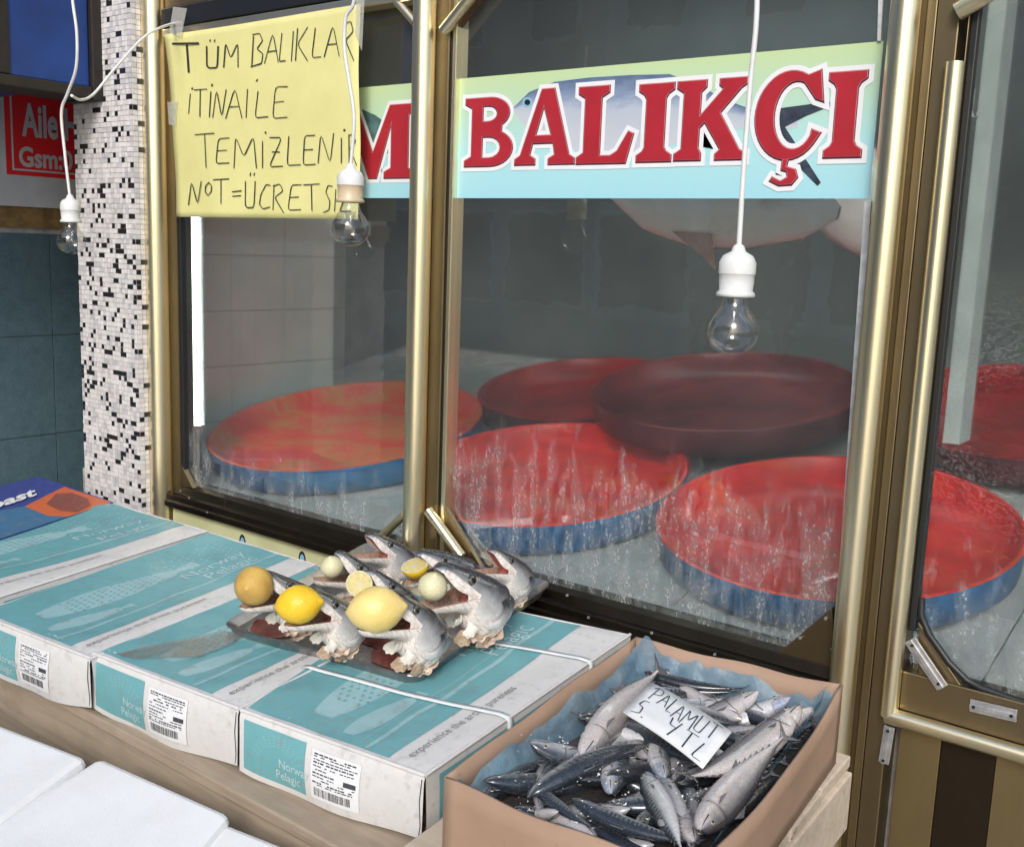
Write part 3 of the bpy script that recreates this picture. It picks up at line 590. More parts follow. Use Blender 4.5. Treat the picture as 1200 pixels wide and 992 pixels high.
# tilted display counter of white tiles
HC, SC = 1.128, .2
def cz(y): return CAM.z - HC + SC * y
cnt = empty('display_counter', (-1.4, 2.6, 0), 'white tiled sloping display counter inside the shop window', 'counter')
def co(mb, n, mt, bv=0): o = mb.obj(n, mt, cnt, bv); o.location = -Vector(cnt.location); return o
co(MB().add([(-3.2, 1.83, cz(1.83) - .01), (1.5, 1.83, cz(1.83) - .01), (1.5, 3.5, cz(3.5) - .01), (-3.2, 3.5, cz(3.5) - .01), (-3.2, 1.83, .1), (1.5, 1.83, .1), (1.5, 3.5, .1), (-3.2, 3.5, .1)], [(0, 1, 2, 3), (4, 7, 6, 5), (0, 4, 5, 1), (1, 5, 6, 2), (2, 6, 7, 3), (3, 7, 4, 0)]), 'base', M_GROUT)
for i in range(15):
    for j in range(4):
        x0 = -3.2 + i * .31; y0 = 1.835 + j * .36; rz = random.uniform(0, .0012)
        M_CT = simple('counter_tile_grey', (.46, .48, .48), .3, 0, .2, 5) if (i, j) == (0, 0) else M_CT
        co(MB().prism([(x0 + .002, y0 + .002, cz(y0 + .002) - .009), (x0 + .308, y0 + .002, cz(y0) - .009), (x0 + .308, y0 + .358, cz(y0 + .358) - .009), (x0 + .002, y0 + .358, cz(y0 + .358) - .009)], (0, 0, .008 + rz)), 'counter_tile', M_CT)
# round trays
m = NM('tray_red'); v = m.coord('Object', (1, 2.2, 1)); a = m.noise(v, 3.5, 5, .6); b_ = m.noise(m.coord('Object'), 14, 4)
m.set(Base_Color=m.mix(m.ramp(b_, [(.45, 0.0), (.72, .4)]), m.ramp(a, [(.34, (.52, .006, .008)), (.5, (.72, .014, .010)), (.6, (.70, .05, .015)), (.75, (.50, .03, .02))]), (.25, .02, .02)), Roughness=.35); M_RED = m.m
m = NM('tray_red_worn'); v = m.coord('Object', (1, 2.2, 1)); a = m.noise(v, 3.5, 5, .6)
m.set(Base_Color=m.ramp(a, [(.32, (.60, .012, .01)), (.45, (.66, .04, .01)), (.55, (.50, .16, .03)), (.64, (.66, .03, .015)), (.78, (.45, .18, .04))]), Roughness=.35); M_REDW = m.m
M_TBL = simple('tray_blue', (.010, .13, .34), .45, 0, .35, 14, .15)
def tray(x, y, r, label, mat=M_RED, dz=0, tilt=0, rim=None):
    e = empty('round_tray', (x, y, cz(y) + .002 + dz), label, 'tray', 'round red and blue trays in the window', rot=(math.atan(SC) + tilt, 0, 0))
    pr = [(0, 0), (r * .93, 0), (r * .975, .012), (r, .082), (r * .999, .085)]
    MB().lathe(pr, 56).obj('rim', rim or M_TBL, e)
    pr = [(r * .9989, .0851), (r * .985, .088), (r * .972, .084), (r * .93, .030), (r * .6, .022), (0.001, .020)]
    MB().lathe(pr, 56).obj('bowl', mat, e); return e
# ------------------------------------------------------------------ fluorescent tube standing by the left wall
M_EM = NM('lit_tube'); M_EM.set(Base_Color=(.9, .9, .9)); M_EM.b.inputs['Emission Color'].default_value = (.86, 1, .97, 1); M_EM.b.inputs['Emission Strength'].default_value = 6; M_EM = M_EM.m
fx = onY(231, 400, 1.90); ft = empty('fluorescent_lamp', (fx.x, 1.90, 1.6), 'lit white fluorescent tube standing upright in the left window corner', 'lamp')
zl0, zl1 = onY(236, 498, 1.90).z, Z(.6)
def fo(mb, n, mt): o = mb.obj(n, mt, ft); o.location = -Vector(ft.location)
fo(MB().tube([(fx.x, 1.90, zl0), (fx.x, 1.90, zl1)], .0185, 16), 'tube', M_EM)
fo(MB().tube([(fx.x, 1.90, zl0 - .03), (fx.x, 1.90, zl0)], .02, 16), 'end_cap', M_SWHT)
fo(MB().box((fx.x - .05, 1.905, zl0 - .03), (fx.x - .022, 1.945, zl1)), 'fitting', M_SWHT)
cl = empty('ceiling_lamp', onY(1060, -110, 3.1), 'lit fluorescent ceiling lamp glowing at the top right inside the shop', 'lamp')
_c = onY(1060, -110, 3.1)
for dy_ in (0, .14): MB().tube([(-.75, dy_, 0), (.75, dy_, 0)], .018, 14).obj('tube', M_EM, cl)
MB().box((-.8, -.06, .025), (.8, .2, .06)).obj('housing', M_SWHT, cl, .004)
cl.location = (_c.x - .5, _c.y, Z(.93))
# trays in the window
tray(-2.46, 2.36, .45, 'worn red tray with a blue rim left of the middle post', M_REDW)
tray(-1.62, 2.29, .385, 'red tray with blue rim behind the middle pane, right of the post')
tray(-.83, 2.31, .40, 'large red tray with blue rim nearest the right brass post', dz=.004)
M_RIMD = simple('tray_rim_grey', (.14, .05, .065), .5, 0, .4, 10); M_RIMR = simple('tray_rim_maroon', (.12, .02, .025), .5, 0, .4, 10)
tray(-1.95, 2.98, .36, 'deep red tray half hidden behind the worn left tray', simple('tray_deep', (.42, .010, .012), .35, 0, .5, 5), dz=-.004, rim=M_RIMR)
tray(-1.40, 2.90, .40, 'dull grey-red tray lying at the back below the hanging bulb', simple('tray_dull', (.30, .05, .055), .3, 0, .6, 5), dz=.075, tilt=0, rim=M_RIMD)
tray(-.62, 3.21, .43, 'dark red tray at the back right behind the big tray', simple('tray_maroon', (.36, .010, .012), .3, 0, .5, 5), dz=.02, rim=M_RIMR)
# white inner column behind the door glass
M_COLW = simple('column_white', (.50, .54, .54), .5, 0, .15, 12, .2)
ca = onY(1168, 60, 2.2); 
cw = MB().box((ca.x - .02, 2.2, onY(1125, 520, 2.2).z), (ca.x + .012, 2.28, Z(.9))).obj('inner_column', M_COLW); tag(cw, 'narrow white column standing inside behind the door glass', 'column')
hk = MB().tube([onY(1142, 105, 2.1), onY(1139, 130, 2.1), onY(1141, 138, 2.1), onY(1146, 139, 2.1), onY(1148, 132, 2.1)], .003, 8).obj('hook', M_SWHT); tag(hk, 'small white hook hanging behind the door glass', 'hook')

# ------------------------------------------------------------------ hanging bulbs
m = NM('bulb_glass'); tb = m.n('ShaderNodeBsdfTransparent'); tb.inputs[0].default_value = (.93, .94, .94, 1); gb = m.n('ShaderNodeBsdfGlossy'); gb.inputs['Roughness'].default_value = .03; lwt = m.n('ShaderNodeLayerWeight'); lwt.inputs[0].default_value = .35
mm = m.n('ShaderNodeMixShader'); m.l(m.ramp(lwt.outputs['Facing'], [(.0, .10), (.6, .22), (1.0, .75)]), mm.inputs[0]); m.l(tb.outputs[0], mm.inputs[1]); m.l(gb.outputs[0], mm.inputs[2]); m.l(mm.outputs[0], m.out.inputs[0]); M_BULB = m.m
M_PLAST = simple('white_plastic', (.72, .73, .72), .35, 0, .1, 30, .05)
M_CERAM = simple('cream_ceramic', (.62, .5, .33), .4, 0, .1, 30, .05)
M_WIRE = simple('filament', (.4, .38, .35), .3, 1, .1, 30, 0)
def bulb(topc, s, label, cord_pts, ring=M_PLAST):
    # origin at the top of the socket
    e = empty('hanging_bulb', topc, label, 'light bulb', 'bare bulbs hanging in front of the shop')
    BS = lambda pr: [(r_ * 1.12, z_ * .86) for r_, z_ in pr]
    b = MB().lathe(BS([(.001, .004), (.006, .0), (.008, -.008), (.0165, -.014), (.0205, -.024), (.0205, -.040)]), 24).obj('socket', M_PLAST, e)
    MB().lathe(BS([(.0207, -.040), (.0195, -.042), (.0195, -.050), (.0185, -.064), (.0215, -.068), (.0215, -.073), (.015, -.073), (.014, -.06)]), 24).obj('socket_ring', ring, e)
    pr = [(.0135, -.068), (.0140, -.080), (.0165, -.090), (.0225, -.100), (.0280, -.112), (.0300, -.124), (.0285, -.136), (.0235, -.147), (.0155, -.1545), (.007, -.158), (.0003, -.1587)]
    gl = MB().lathe(BS(pr), 32).obj('bulb', M_BULB, e)
    st = MB().lathe([(.010, -.078), (.007, -.088), (.0035, -.100), (.003, -.108), (.0005, -.110)][::1], 12).obj('stem', M_BULB, gl)
    f = MB(); f.tube([(-.002, 0, -.10), (-.011, 0, -.122), (-.006, .002, -.125), (0, 0, -.121), (.006, .002, -.125), (.011, 0, -.122), (.002, 0, -.10)], .0004, 5); f.obj('filament', M_WIRE, gl)
    for o in (b,): pass
    e.scale = (s, s, s)
    c = MB().tube([(Vector(p) - Vector(topc)) / s for p in cord_pts], .0034 / s, 8).obj('cord', M_PLAST, e); return e
def spline(pts, n=8):
    P = [pts[0]] + list(pts) + [pts[-1]]; out = []
    for i in range(1, len(P) - 2):
        for k in range(n):
            t = k / n; a, b, c, d = map(Vector, P[i - 1:i + 3]); out.append(.5 * ((2 * b) + (c - a) * t + (2 * a - 5 * b + 4 * c - d) * t * t + (3 * b - a - 3 * c + d) * t ** 3))
    out.append(Vector(P[-1])); return out
yR = 1.22; tR = onY(866, 288, yR)
bulb(tR, 1.0, 'clear bulb in white socket hanging before the large right window', spline([onY(*p, yR) for p in ((888, -30), (886, 30), (880, 90), (875, 150), (870, 220), (866, 289))]))
yM = 1.42; tM = onY(411, 193, yM)
bulb(tM, 1.12, 'clear bulb hanging over the lower corner of the yellow notice', spline([onY(*p, yM) for p in ((416, -30), (414, 5), (405, 22), (404, 60), (410, 100), (415, 140), (411, 194))]), M_CERAM)
yLb = 1.33; tL = onY(82, 229, yLb)
bulb(tL, .98, 'clear bulb in white socket hanging before the mosaic pillar and red sign', spline([onY(*p, yLb) for p in ((84, -30), (85, 0), (90, 40), (89, 80), (79, 110), (72, 132), (76, 180), (82, 231))]))
cb = MB().tube(spline([onY(84, 112, yLb), onY(95, 117, 1.4), onY(110, 110, 1.45), onY(135, 80, 1.5), onY(165, 47, 1.58), onY(185, 34, 1.64), onY(202, 28, 1.72), onY(214, 26, 1.76)]), .0034, 8).obj('electric_cable', M_PLAST)
tag(cb, 'white cable looping from the left bulb cord to the window frame', 'cable')

# ------------------------------------------------------------------ people across the street, mirrored in the glass
M_COAT = simple('coat_dark', (.035, .04, .05), .8, 0, .3, 12); M_SKIN = simple('face_skin', (.45, .28, .2), .5, 0, .15, 20); M_HAIR = simple('hair_dark', (.02, .015, .012), .6, 0, .3, 60)
def person(px, py, label, turn=0.0, coat=M_COAT):
    q = onT(px, py, 1.7, 0); base = Vector((q.x, 2 * YG - q.y, 0)); e = empty('person', base, label, 'person', rot=(0, 0, turn))
    J = [((0, 0, .93), .15), ((0, 0, 1.12), .14), ((0, .01, 1.34), .17), ((0, .01, 1.47), .075), ((0, .02, 1.55), .06), ((.10, 0, .86), .10), ((.11, .02, .50), .075), ((.11, 0, .10), .05), ((.11, .14, .04), .04), ((-.10, 0, .86), .10), ((-.11, -.03, .50), .075), ((-.11, -.05, .10), .05), ((-.11, .09, .04), .04),
         ((.20, .01, 1.40), .07), ((.27, .0, 1.13), .05), ((.24, .12, .92), .04), ((-.20, .01, 1.40), .07), ((-.27, .0, 1.13), .05), ((-.24, .10, .92), .04)]
    ed = [(0, 1), (1, 2), (2, 3), (3, 4), (0, 5), (5, 6), (6, 7), (7, 8), (0, 9), (9, 10), (10, 11), (11, 12), (2, 13), (13, 14), (14, 15), (2, 16), (16, 17), (17, 18)]
    me = bpy.data.meshes.new('body'); me.from_pydata([j[0] for j in J], ed, []); me.materials.append(coat); o = link_mesh('body', me, e); o.modifiers.new('s', 'SKIN')
    for i, j in enumerate(J): me.skin_vertices[0].data[i].radius = (j[1], j[1] * .8)
    me.skin_vertices[0].data[0].use_root = True; sb = o.modifiers.new('d', 'SUBSURF'); sb.levels = 2; sb.render_levels = 2
    MB().lathe([(.235, .55), (.22, .8), (.18, 1.05), (.20, 1.30), (.15, 1.44), (.07, 1.48)], 24).obj('coat', coat, e)
    hd = MB().lathe([(.0005, 1.50), (.05, 1.515), (.072, 1.56), (.080, 1.62), (.078, 1.67), (.055, 1.715), (.0005, 1.73)], 20).obj('head', M_SKIN, e)
    MB().lathe([(.083, 1.64), (.086, 1.68), (.062, 1.73), (.0005, 1.745)], 20).obj('hair', M_HAIR, hd); MB().tube([(0, .075, 1.64), (0, .10, 1.61), (0, .078, 1.60)], .010, 8).obj('nose', M_SKIN, hd)
    for sx in (-1, 1):
        h = (sx * .24, .13 if sx > 0 else .11, .90); MB().lathe([(.001, .03), (.03, .02), (.035, -.02), (.028, -.05)], 10, c=h).obj('palm', M_SKIN, e)
        for k in range(4): MB().tube([(h[0] - .022 + .015 * k, h[1], h[2] - .045), (h[0] - .022 + .015 * k, h[1] + .01, h[2] - .085 - .006 * (k in (1, 2))), (h[0] - .022 + .015 * k, h[1] + .03, h[2] - .105)], .0075, 6).obj('finger', M_SKIN, e)
        MB().tube([(h[0], h[1] + .03, h[2]), (h[0], h[1] + .055, h[2] - .03), (h[0], h[1] + .06, h[2] - .055)], .009, 6).obj('thumb', M_SKIN, e)
    return e
person(915, 425, 'person in a dark knee-length coat standing in the street, mirrored right of the bulb', .3)
person(822, 418, 'person in a brown jacket mirrored faintly left of the hanging bulb', -.4, simple('coat_brown', (.10, .07, .05), .8, 0, .3, 12))
# ------------------------------------------------------------------ wooden table / pallet
H0 = .862       # carton-top plane below the eye (at y = 0), rising 9 % toward the shop
def wood(name, a, b):
    m = NM(name); v = m.coord('Object', (1.2, 14, 14)); g = m.noise(v, 3.5, 8, .65); v2 = m.coord('Object'); st = m.noise(v2, 5, 5); kn = m.noise(m.coord('Object', (3, 9, 9)), 4.0, 2)
    c = m.ramp(g, [(.3, b), (.7, a)]); c = m.mix(m.ramp(st, [(.5, 0.0), (.75, .45)]), c, (.13, .09, .055)); c = m.mix(m.ramp(kn, [(.70, 0.0), (.76, .8)]), c, (.06, .03, .02))
    m.set(Base_Color=c, Roughness=.75); m.bump(g, .5, .002); return m.m
M_WOOD = wood('pallet_wood', (.40, .32, .23), (.27, .21, .15)); M_WOODP = wood('pale_pallet_wood', (.56, .48, .38), (.42, .35, .27))
HT = H0 + .106 + .006          # table-top plane below the eye at y=0, same slope as the boxes
tbl = empty('wooden_table', (-1.8, 1.5, 0), 'rough wooden pallet table under the fish cartons', 'table')
def tz(y, h=HT, s=.09): return CAM.z - h + s * y
def to(mb, n, mt, bv=.003, par=None): o = mb.obj(n, mt, par or tbl, bv); o.location = -Vector(tbl.location) if par is None else (0, 0, 0); return o
def plank(x0, x1, y0, y1, th=.022, mat=None, j=0): 
    q = [(x0, y0, tz(y0) - j), (x1, y0, tz(y0) - j), (x1, y1, tz(y1) - j), (x0, y1, tz(y1) - j)]; to(MB().prism(q, (0, 0, -th)), 'plank', mat or M_WOOD)
F1, F2 = onT(0, 797, HT), onT(400, 976, HT); print('table front', F1, F2)
ye = .99
yy_ = [ye, 1.12, 1.25, 1.38, 1.51]
for i, y in enumerate(yy_): plank(-3.6, -.80 if i else -.80, y, y + (.118 if i < 4 else .12), j=random.uniform(0, .002))
# front rails below the top board
to(MB().prism([(-3.6, ye + .006, tz(ye) - .024), (-.80, ye + .006, tz(ye) - .024), (-.80, ye + .006, tz(ye) - .115), (-3.6, ye + .006, tz(ye) - .115)], (0, .02, 0)), 'rail', M_WOOD)
to(MB().prism([(-3.6, ye + .014, tz(ye) - .118), (-.80, ye + .014, tz(ye) - .118), (-.80, ye + .014, tz(ye) - .19), (-3.6, ye + .014, tz(ye) - .19)], (0, .03, 0)), 'rail', M_WOOD)
for x in (-3.5, -2.6, -1.7, -.9):
    for y in (1.12, 1.66): to(MB().box((x, y, 0), (x + .07, y + .07, tz(y) - .024)), 'leg', M_WOOD)
# separate pallet carrying the brown carton
HP = .941
pl_ = empty('wooden_pallet', (-.75, 1.4, 0), 'pale wooden pallet end under the brown carton', 'pallet')
def po(mb, n, mt=M_WOODP, bv=.003): o = mb.obj(n, mt, pl_, bv); o.location = -Vector(pl_.location); return o
PR = onT(1001, 886, HP, .09); PL2 = onT(905, 992, HP, .09); print('pallet', PR, PL2)
xr = PR.x; yb_ = PR.y
for i in range(6):
    y1 = yb_ - i * .125; y0 = y1 - .12
    po(MB().prism([(-.95, y0, tz(y0, HP)), (xr + random.uniform(-.006, 0), y0, tz(y0, HP)), (xr + random.uniform(-.006, .0), y1, tz(y1, HP)), (-.95, y1, tz(y1, HP))], (0, 0, -.02)), 'plank')
po(MB().prism([(xr - .03, yb_ - .75, tz(yb_ - .75, HP) - .021), (xr + .004, yb_ - .75, tz(yb_ - .75, HP) - .021), (xr + .004, yb_ - .012, tz(yb_, HP) - .021), (xr - .03, yb_ - .012, tz(yb_, HP) - .021)], (0, 0, -.10)), 'stringer')
for y in (yb_ - .7, yb_ - .1): po(MB().box((xr - .1, y, 0), (xr - .02, y + .07, tz(y, HP) - .12)), 'leg')

# ------------------------------------------------------------------ printed cartons
def carton_mat(name, c, dirt=.5, ds=1.0):
    m = NM(name); v = m.coord('Object'); a = m.noise(v, 9, 7, .65); b = m.noise(v, 55, 4, .6); fine = m.noise(v, 320, 2)
    col = m.mix(m.ramp(a, [(.48, 0.0), (.72, dirt * .55)]), c, tuple(x * .62 for x in c)); col = m.mix(m.ramp(b, [(.55, 0.0), (.72, dirt * .6)]), col, (.24, .21, .17))
    col = m.mix(m.ramp(fine, [(.3, .10), (.7, 0.0)]), col, (.25, .25, .24))
    m.set(Base_Color=col, Roughness=m.ramp(a, [(.3, .32), (.7, .55)])); m.bump(m.mix(.5, b, a), .25, .003); return m.m
M_CW = carton_mat('carton_white', (.64, .63, .62)); M_TEAL = carton_mat('carton_teal', (.135, .365, .40), .8); M_TEALL = carton_mat('print_pale_teal', (.29, .49, .52), 1.0)
M_LAB = carton_mat('label_white', (.74, .75, .77), .15); M_GREY = simple('print_grey', (.30, .29, .29), .6, 0, .3, 60, 0); M_BLK = simple('print_black', (.06, .06, .07), .6, 0, .4, 90, 0); M_TXT = simple('print_text', (.52, .66, .68), .6, 0, .2, 60, 0)
M_STRAP = simple('strap_white', (.72, .76, .77), .25, 0, .1, 30, .1)
def carton(tc, hgt, label, seed, strapped=False, fish_print=True, split=False):
    """tc = top corners front-left, front-right, back-right, back-left"""
    rng = random.Random(seed); FL, FR, BR, BL = tc; org = (FL + FR + BR + BL) / 4; org = Vector((org.x, org.y, org.z - hgt))
    e = empty('fish_carton', org, label, 'box', 'printed frozen fish cartons')
    ph = rng.uniform(0, 6)
    up = Vector((0, 0, 1))
    def top(u, v, d=0):
        p = FL.lerp(FR, u).lerp(BL.lerp(BR, u), v)
        e_ = min(u, 1 - u, v, 1 - v); rnd = -.0035 * max(0, 1 - e_ / .03) ** 2
        sag = -.007 * math.sin(math.pi * u) * math.sin(math.pi * v) + .0016 * math.sin(9 * u + ph) * math.sin(7 * v + ph) * min(1, e_ * 12) + .002 * noise.noise(Vector((u * 5, v * 7, seed)))
        return p + up * (sag + rnd + d) - org
    fv = (FR - FL); fn_ = Vector((fv.y, -fv.x, 0)).normalized()
    bx, sx = fv.length, (BR - FR).length
    rv = (BR - FR); rn = Vector((rv.y, -rv.x, 0)).normalized()
    def front_(u, v, d=0):      # v 0 at top
        inset = .003 * v; p = FL.lerp(FR, u); c = math.sin(math.pi * u)
        p = p + fv.normalized() * (inset * (1 - 2 * u)); bul = .010 * c * math.sin(math.pi * min(1, v * .9)) + .004 * math.sin(u * 11 + ph) * v
        drop = .010 * math.sin(math.pi * u) * v * (1.0 if seed % 2 else .6) + .003 * math.sin(5 * u + ph) * v - .006 * v * (abs(2 * u - 1) ** 4)
        return p + fn_ * (bul + d - .0035 * max(0, 1 - v / .05) ** 2 + .004) - up * (hgt * v + drop + .002) - org + up * (.0 if v > 0 else 0)
    def right_(u, v, d=0):
        p = FR.lerp(BR, u); p = p + rv.normalized() * (.012 * v * (1 - 2 * u)); return p + rn * (.005 * math.sin(math.pi * u) * math.sin(math.pi * v) + d - .006 * v) - up * (hgt * v + .002 - .006 * v * (abs(2 * u - 1) ** 4)) - org
    lv = (FL - BL); ln = Vector((lv.y, -lv.x, 0)).normalized()
    def left_(u, v): p = BL.lerp(FL, u); return p - up * (hgt * v + .002) - org
    def back_(u, v): p = BR.lerp(BL, u); return p - up * (hgt * v + .002) - org
    b = MB(); b.grid(lambda u, v: top(u, v), 24, 30); b.grid(lambda u, v: front_(u, 1 - v), 24, 10); b.grid(lambda u, v: right_(u, 1 - v), 16, 8); b.grid(lambda u, v: left_(u, 1 - v), 4, 3); b.grid(lambda u, v: back_(u, 1 - v), 4, 3)
    body = b.obj('body', M_CW, e)
    # top rim of the lid folds over the front: a thin white lip
    lip = MB(); lip.tube([front_(u, .0, -.0005) for u in [i / 16 for i in range(17)]], .0035, 8); lip.tube([right_(u, .0, -.001) for u in [i / 12 for i in range(13)]], .003, 8); lip.obj('lid_edge', M_CW, e)
    # teal field on the top; u = across the front, v = depth
    def panel(fn, u0, u1, v0, v1, mat, name, d=.0007, nu=16, nv=20, par=e): return MB().grid(lambda u, v: fn(u0 + (u1 - u0) * u, v0 + (v1 - v0) * v, d), nu, nv).obj(name, mat, par)
    panel(top, .0 + .02, .80, .015, .985, M_TEAL, 'printed_panel')
    pt = MB()
    # pale line, thin line
    pt.grid(lambda u, v: top(.665 + .022 * u + .006 * math.sin(v * 22), .02 + .96 * v, .0012), 2, 24); pt.grid(lambda u, v: top(.625 + .004 * u, .05 + .8 * v, .0012), 1, 24)
    # two flat fish shapes side by side (made of screened print)
    def fishshape(c, v0, v1, half, n=22):
        L_ = v1 - v0
        def prof(t): return half * (math.sin(math.pi * min(1, t * .92 + .06)) ** .6) * (1 - .55 * t) if t < .86 else half * (.14 + 1.9 * (t - .86))
        pt.grid(lambda a, t: top(c + (2 * a - 1) * prof(t) + (.04 * (t - .5)), v0 + L_ * t, .0011), 6, n)
    fishshape(.36, .10, .74, .135)
    fishshape(.56, .05, .36, .075)
    pt.obj('printed_fish', M_TEALL, e)
    dt = MB()
    for i in range(15):
        for j in range(5):
            u = .275 + .036 * j + (.018 if i % 2 else 0); v = .20 + .026 * i
            if rng.random() < .12: continue
            q = [top(u + .0085 * math.cos(a), v + .0075 * math.sin(a), .0016) for a in [k * math.pi / 3 for k in range(6)]]; dt.add(q, [tuple(range(6))])
    dt.obj('printed_dots', M_TEAL, e)
    dl = MB()
    for i in range(12):
        for j in range(5):
            u = .20 + .05 * j + (.025 if i % 2 else 0); v = .62 + .027 * i
            if rng.random() < .15: continue
            q = [top(u + .010 * math.cos(a), v + .006 * math.sin(a), .0012) for a in [k * math.pi / 3 for k in range(6)]]; dl.add(q, [tuple(range(6))])
    dl.obj('printed_dots', M_TEALL, e)
    tu = lambda cu, cv, s: (lambda x, y: top(cu - y * s / bx, cv + x * s / sx, .0019))
    place_text('Norway', tu(.54, .615, .050), -.008).obj('lettering', M_TXT, e)
    place_text('Pelagic', tu(.655, .665, .050), -.008).obj('lettering', M_TXT, e)
    place_text('experience the arctic pureness', tu(.885, .04, .022)).obj('lettering', M_GREY, e)
    # front panel
    panel(front_, .03, .40, .10, .90, M_TEAL, 'printed_panel', .0008, 8, 8)
    ft_ = lambda cu, cv, s: (lambda x, y: front_(cu + x * s / bx, cv - y * s / hgt, .0016))
    place_text('Norway', ft_(.245, .62, .021)).obj('lettering', M_TXT, e); place_text('Pelagic', ft_(.225, .80, .021)).obj('lettering', M_TXT, e)
    ar = MB()
    for k in range(4):
        for i in range(12):
            a = math.radians(165 - i * 13); cu = .24 + (.11 + .012 * k) * math.cos(a); cv = .62 - (.30 + .05 * k) * math.sin(a)
            if cu < .385 and cv > .13: ar.add([front_(cu + .0022 * math.cos(q), cv + .008 * math.sin(q), .0016) for q in [j * math.pi / 2 for j in range(4)]], [(0, 1, 2, 3)])
    ar.obj('printed_dots', M_TXT, e)
    # address label with small print and a barcode
    l0, l1, w0, w1 = .44, .70, .14, .86
    lab = panel(front_, l0, l1, w0, w1, M_LAB, 'label', .0016, 6, 8); pb = MB(); r = lambda a, c, b_, d, mb=pb: mb.add([front_(l0 + (l1 - l0) * x, w0 + (w1 - w0) * y, .0022) for x, y in ((a, c), (b_, c), (b_, d), (a, d))], [(0, 1, 2, 3)])
    for i, y in enumerate((.05, .10, .16, .21, .28, .35, .42, .49, .55, .61, .66)):
        x = .05
        while x < (.9 if i not in (5, 6, 7) else .5):
            ww = rng.uniform(.02, .09); 
            if rng.random() < .8: r(x, y, min(x + ww, .95), y + (.022 if i % 3 else .03))
            x += ww + .018
    r(.70, .42, .94, .52)
    x = .08
    while x < .82: ww = rng.choice((.006, .010, .018)); r(x, .74, x + ww, .92); x += ww + rng.choice((.008, .012, .02))
    pb.obj('label_print', M_BLK, lab)
    # teal end panel with corner seam on the right side
    panel(right_, .05, .93, .12, .88, M_TEAL, 'printed_panel', .0008, 8, 6)
    sm = MB(); sm.tube([front_(.992, .05, .001), front_(.985, .4, .0015), front_(.993, .8, .001), front_(.985, .97, .0)], .0007, 6); sm.obj('seam', M_BLK, e)
    if strapped:
        for v0, v1 in strapped:
            sb = MB(); n = 24
            pts = [top(i / n, v0 + (v1 - v0) * i / n, .004) for i in range(n + 1)] + [right_(v1, t, .003) for t in (.02, .3, .6, .95)]
            sb.grid(lambda a, t: pts[min(int(round(t * (len(pts) - 1))), len(pts) - 1)] + Vector((.0, .014 * (a - .5), 0)), 1, len(pts) - 1); sb.obj('strap', M_STRAP, e, solid=.0015)
    return e
T = lambda px, py, h=H0: onT(px, py, h)
c4 = [T(283, 830), T(499, 907), T(739, 742), T(488, 690)]
c3 = [T(110, 764), T(281, 829), T(484, 697), T(374, 662)]
c3[3] = T(372, 661) ; c3[2] = T(520, 702)
fw = c3[1] - c3[0]
c2 = [T(-28, 717), T(107, 770), T(371, 660), T(245, 622)]
c1 = [T(-190, 655), T(-12, 702), T(244, 621), T(131, 588)]
for nme, c in (('c4', c4), ('c3', c3), ('c2', c2), ('c1', c1)): print(nme, [tuple(round(q, 3) for q in p) for p in c])
HB = .106
carton(c1, HB, 'teal and white frozen fish carton next to the blue and orange one', 1)
carton(c2, HB, 'teal and white carton, second from the left, its whole top bare', 2)
carton(c3, HB, 'teal and white carton with a brown stain, partly under the metal tray', 3)
carton(c4, HB, 'teal and white carton bound with white straps beside the brown carton', 4, strapped=((.30, .345), (.70, .76)))
# brown water stain running on carton 3
m = NM('brown_stain'); v = m.coord('Object'); nz = m.noise(v, 40, 4); tb = m.n('ShaderNodeBsdfTransparent'); db = m.n('ShaderNodeBsdfPrincipled'); db.inputs['Base Color'].default_value = (.22, .19, .16, 1); db.inputs['Roughness'].default_value = .25
mm = m.n('ShaderNodeMixShader'); m.l(m.ramp(nz, [(.30, .15), (.6, .62)]), mm.inputs[0]); m.l(tb.outputs[0], mm.inputs[1]); m.l(db.outputs[0], mm.inputs[2]); m.l(mm.outputs[0], m.out.inputs[0]); M_STAIN = m.m
sp_ = [(135, 766), (170, 757), (215, 748), (262, 738), (288, 742), (272, 752), (250, 762), (232, 769), (214, 769), (190, 770), (155, 771)]
cc = T(215, 760, H0); st_ = MB().add([T(px, py, H0 - .0035) - cc for px, py in sp_], [(0, 1, 2, 9, 10), (2, 3, 4, 5, 8, 9), (5, 6, 7, 8)]).obj('dirty_puddle', M_STAIN); st_.location = cc; tag(st_, 'brown streak of dirty water on the teal carton left of the tray', 'stain')

# blue and orange carton
M_NAVY = carton_mat('carton_navy', (.035, .055, .26), .5); M_ORG = carton_mat('carton_orange', (.62, .13, .04), .6); M_SEA = carton_mat('carton_sea', (.05, .16, .30), .9); M_ROCK = carton_mat('carton_rock', (.25, .07, .05), .9)
q0 = [T(-120, 655), T(-6, 634), T(133, 588), T(43, 557)]
q0 = [T(-170, 612), T(-40, 644), T(133, 588), T(45, 558)]
og = (q0[0] + q0[2]) / 2 - Vector((0, 0, .1)); bc = empty('blue_carton', og, 'dark blue and orange printed carton ending in oast at the left edge', 'box')
def qt(u, v, d=0): return q0[0].lerp(q0[1], u).lerp(q0[3].lerp(q0[2], u), v) + Vector((0, 0, d - .003 * math.sin(math.pi * u))) - og
b = MB(); b.grid(lambda u, v: qt(u, v), 12, 12)
for i in range(4):
    a, c = q0[i] - og, q0[(i + 1) % 4] - og; b.add([a, c, c - Vector((0, 0, .1)), a - Vector((0, 0, .1))], [(3, 2, 1, 0)])
b.obj('body', M_NAVY, bc)
def onq(pts, mat, name, d): 
    o = MB().add([T(px, py, H0 - d) - og for px, py in pts], [tuple(range(len(pts)))]).obj(name, mat, bc)
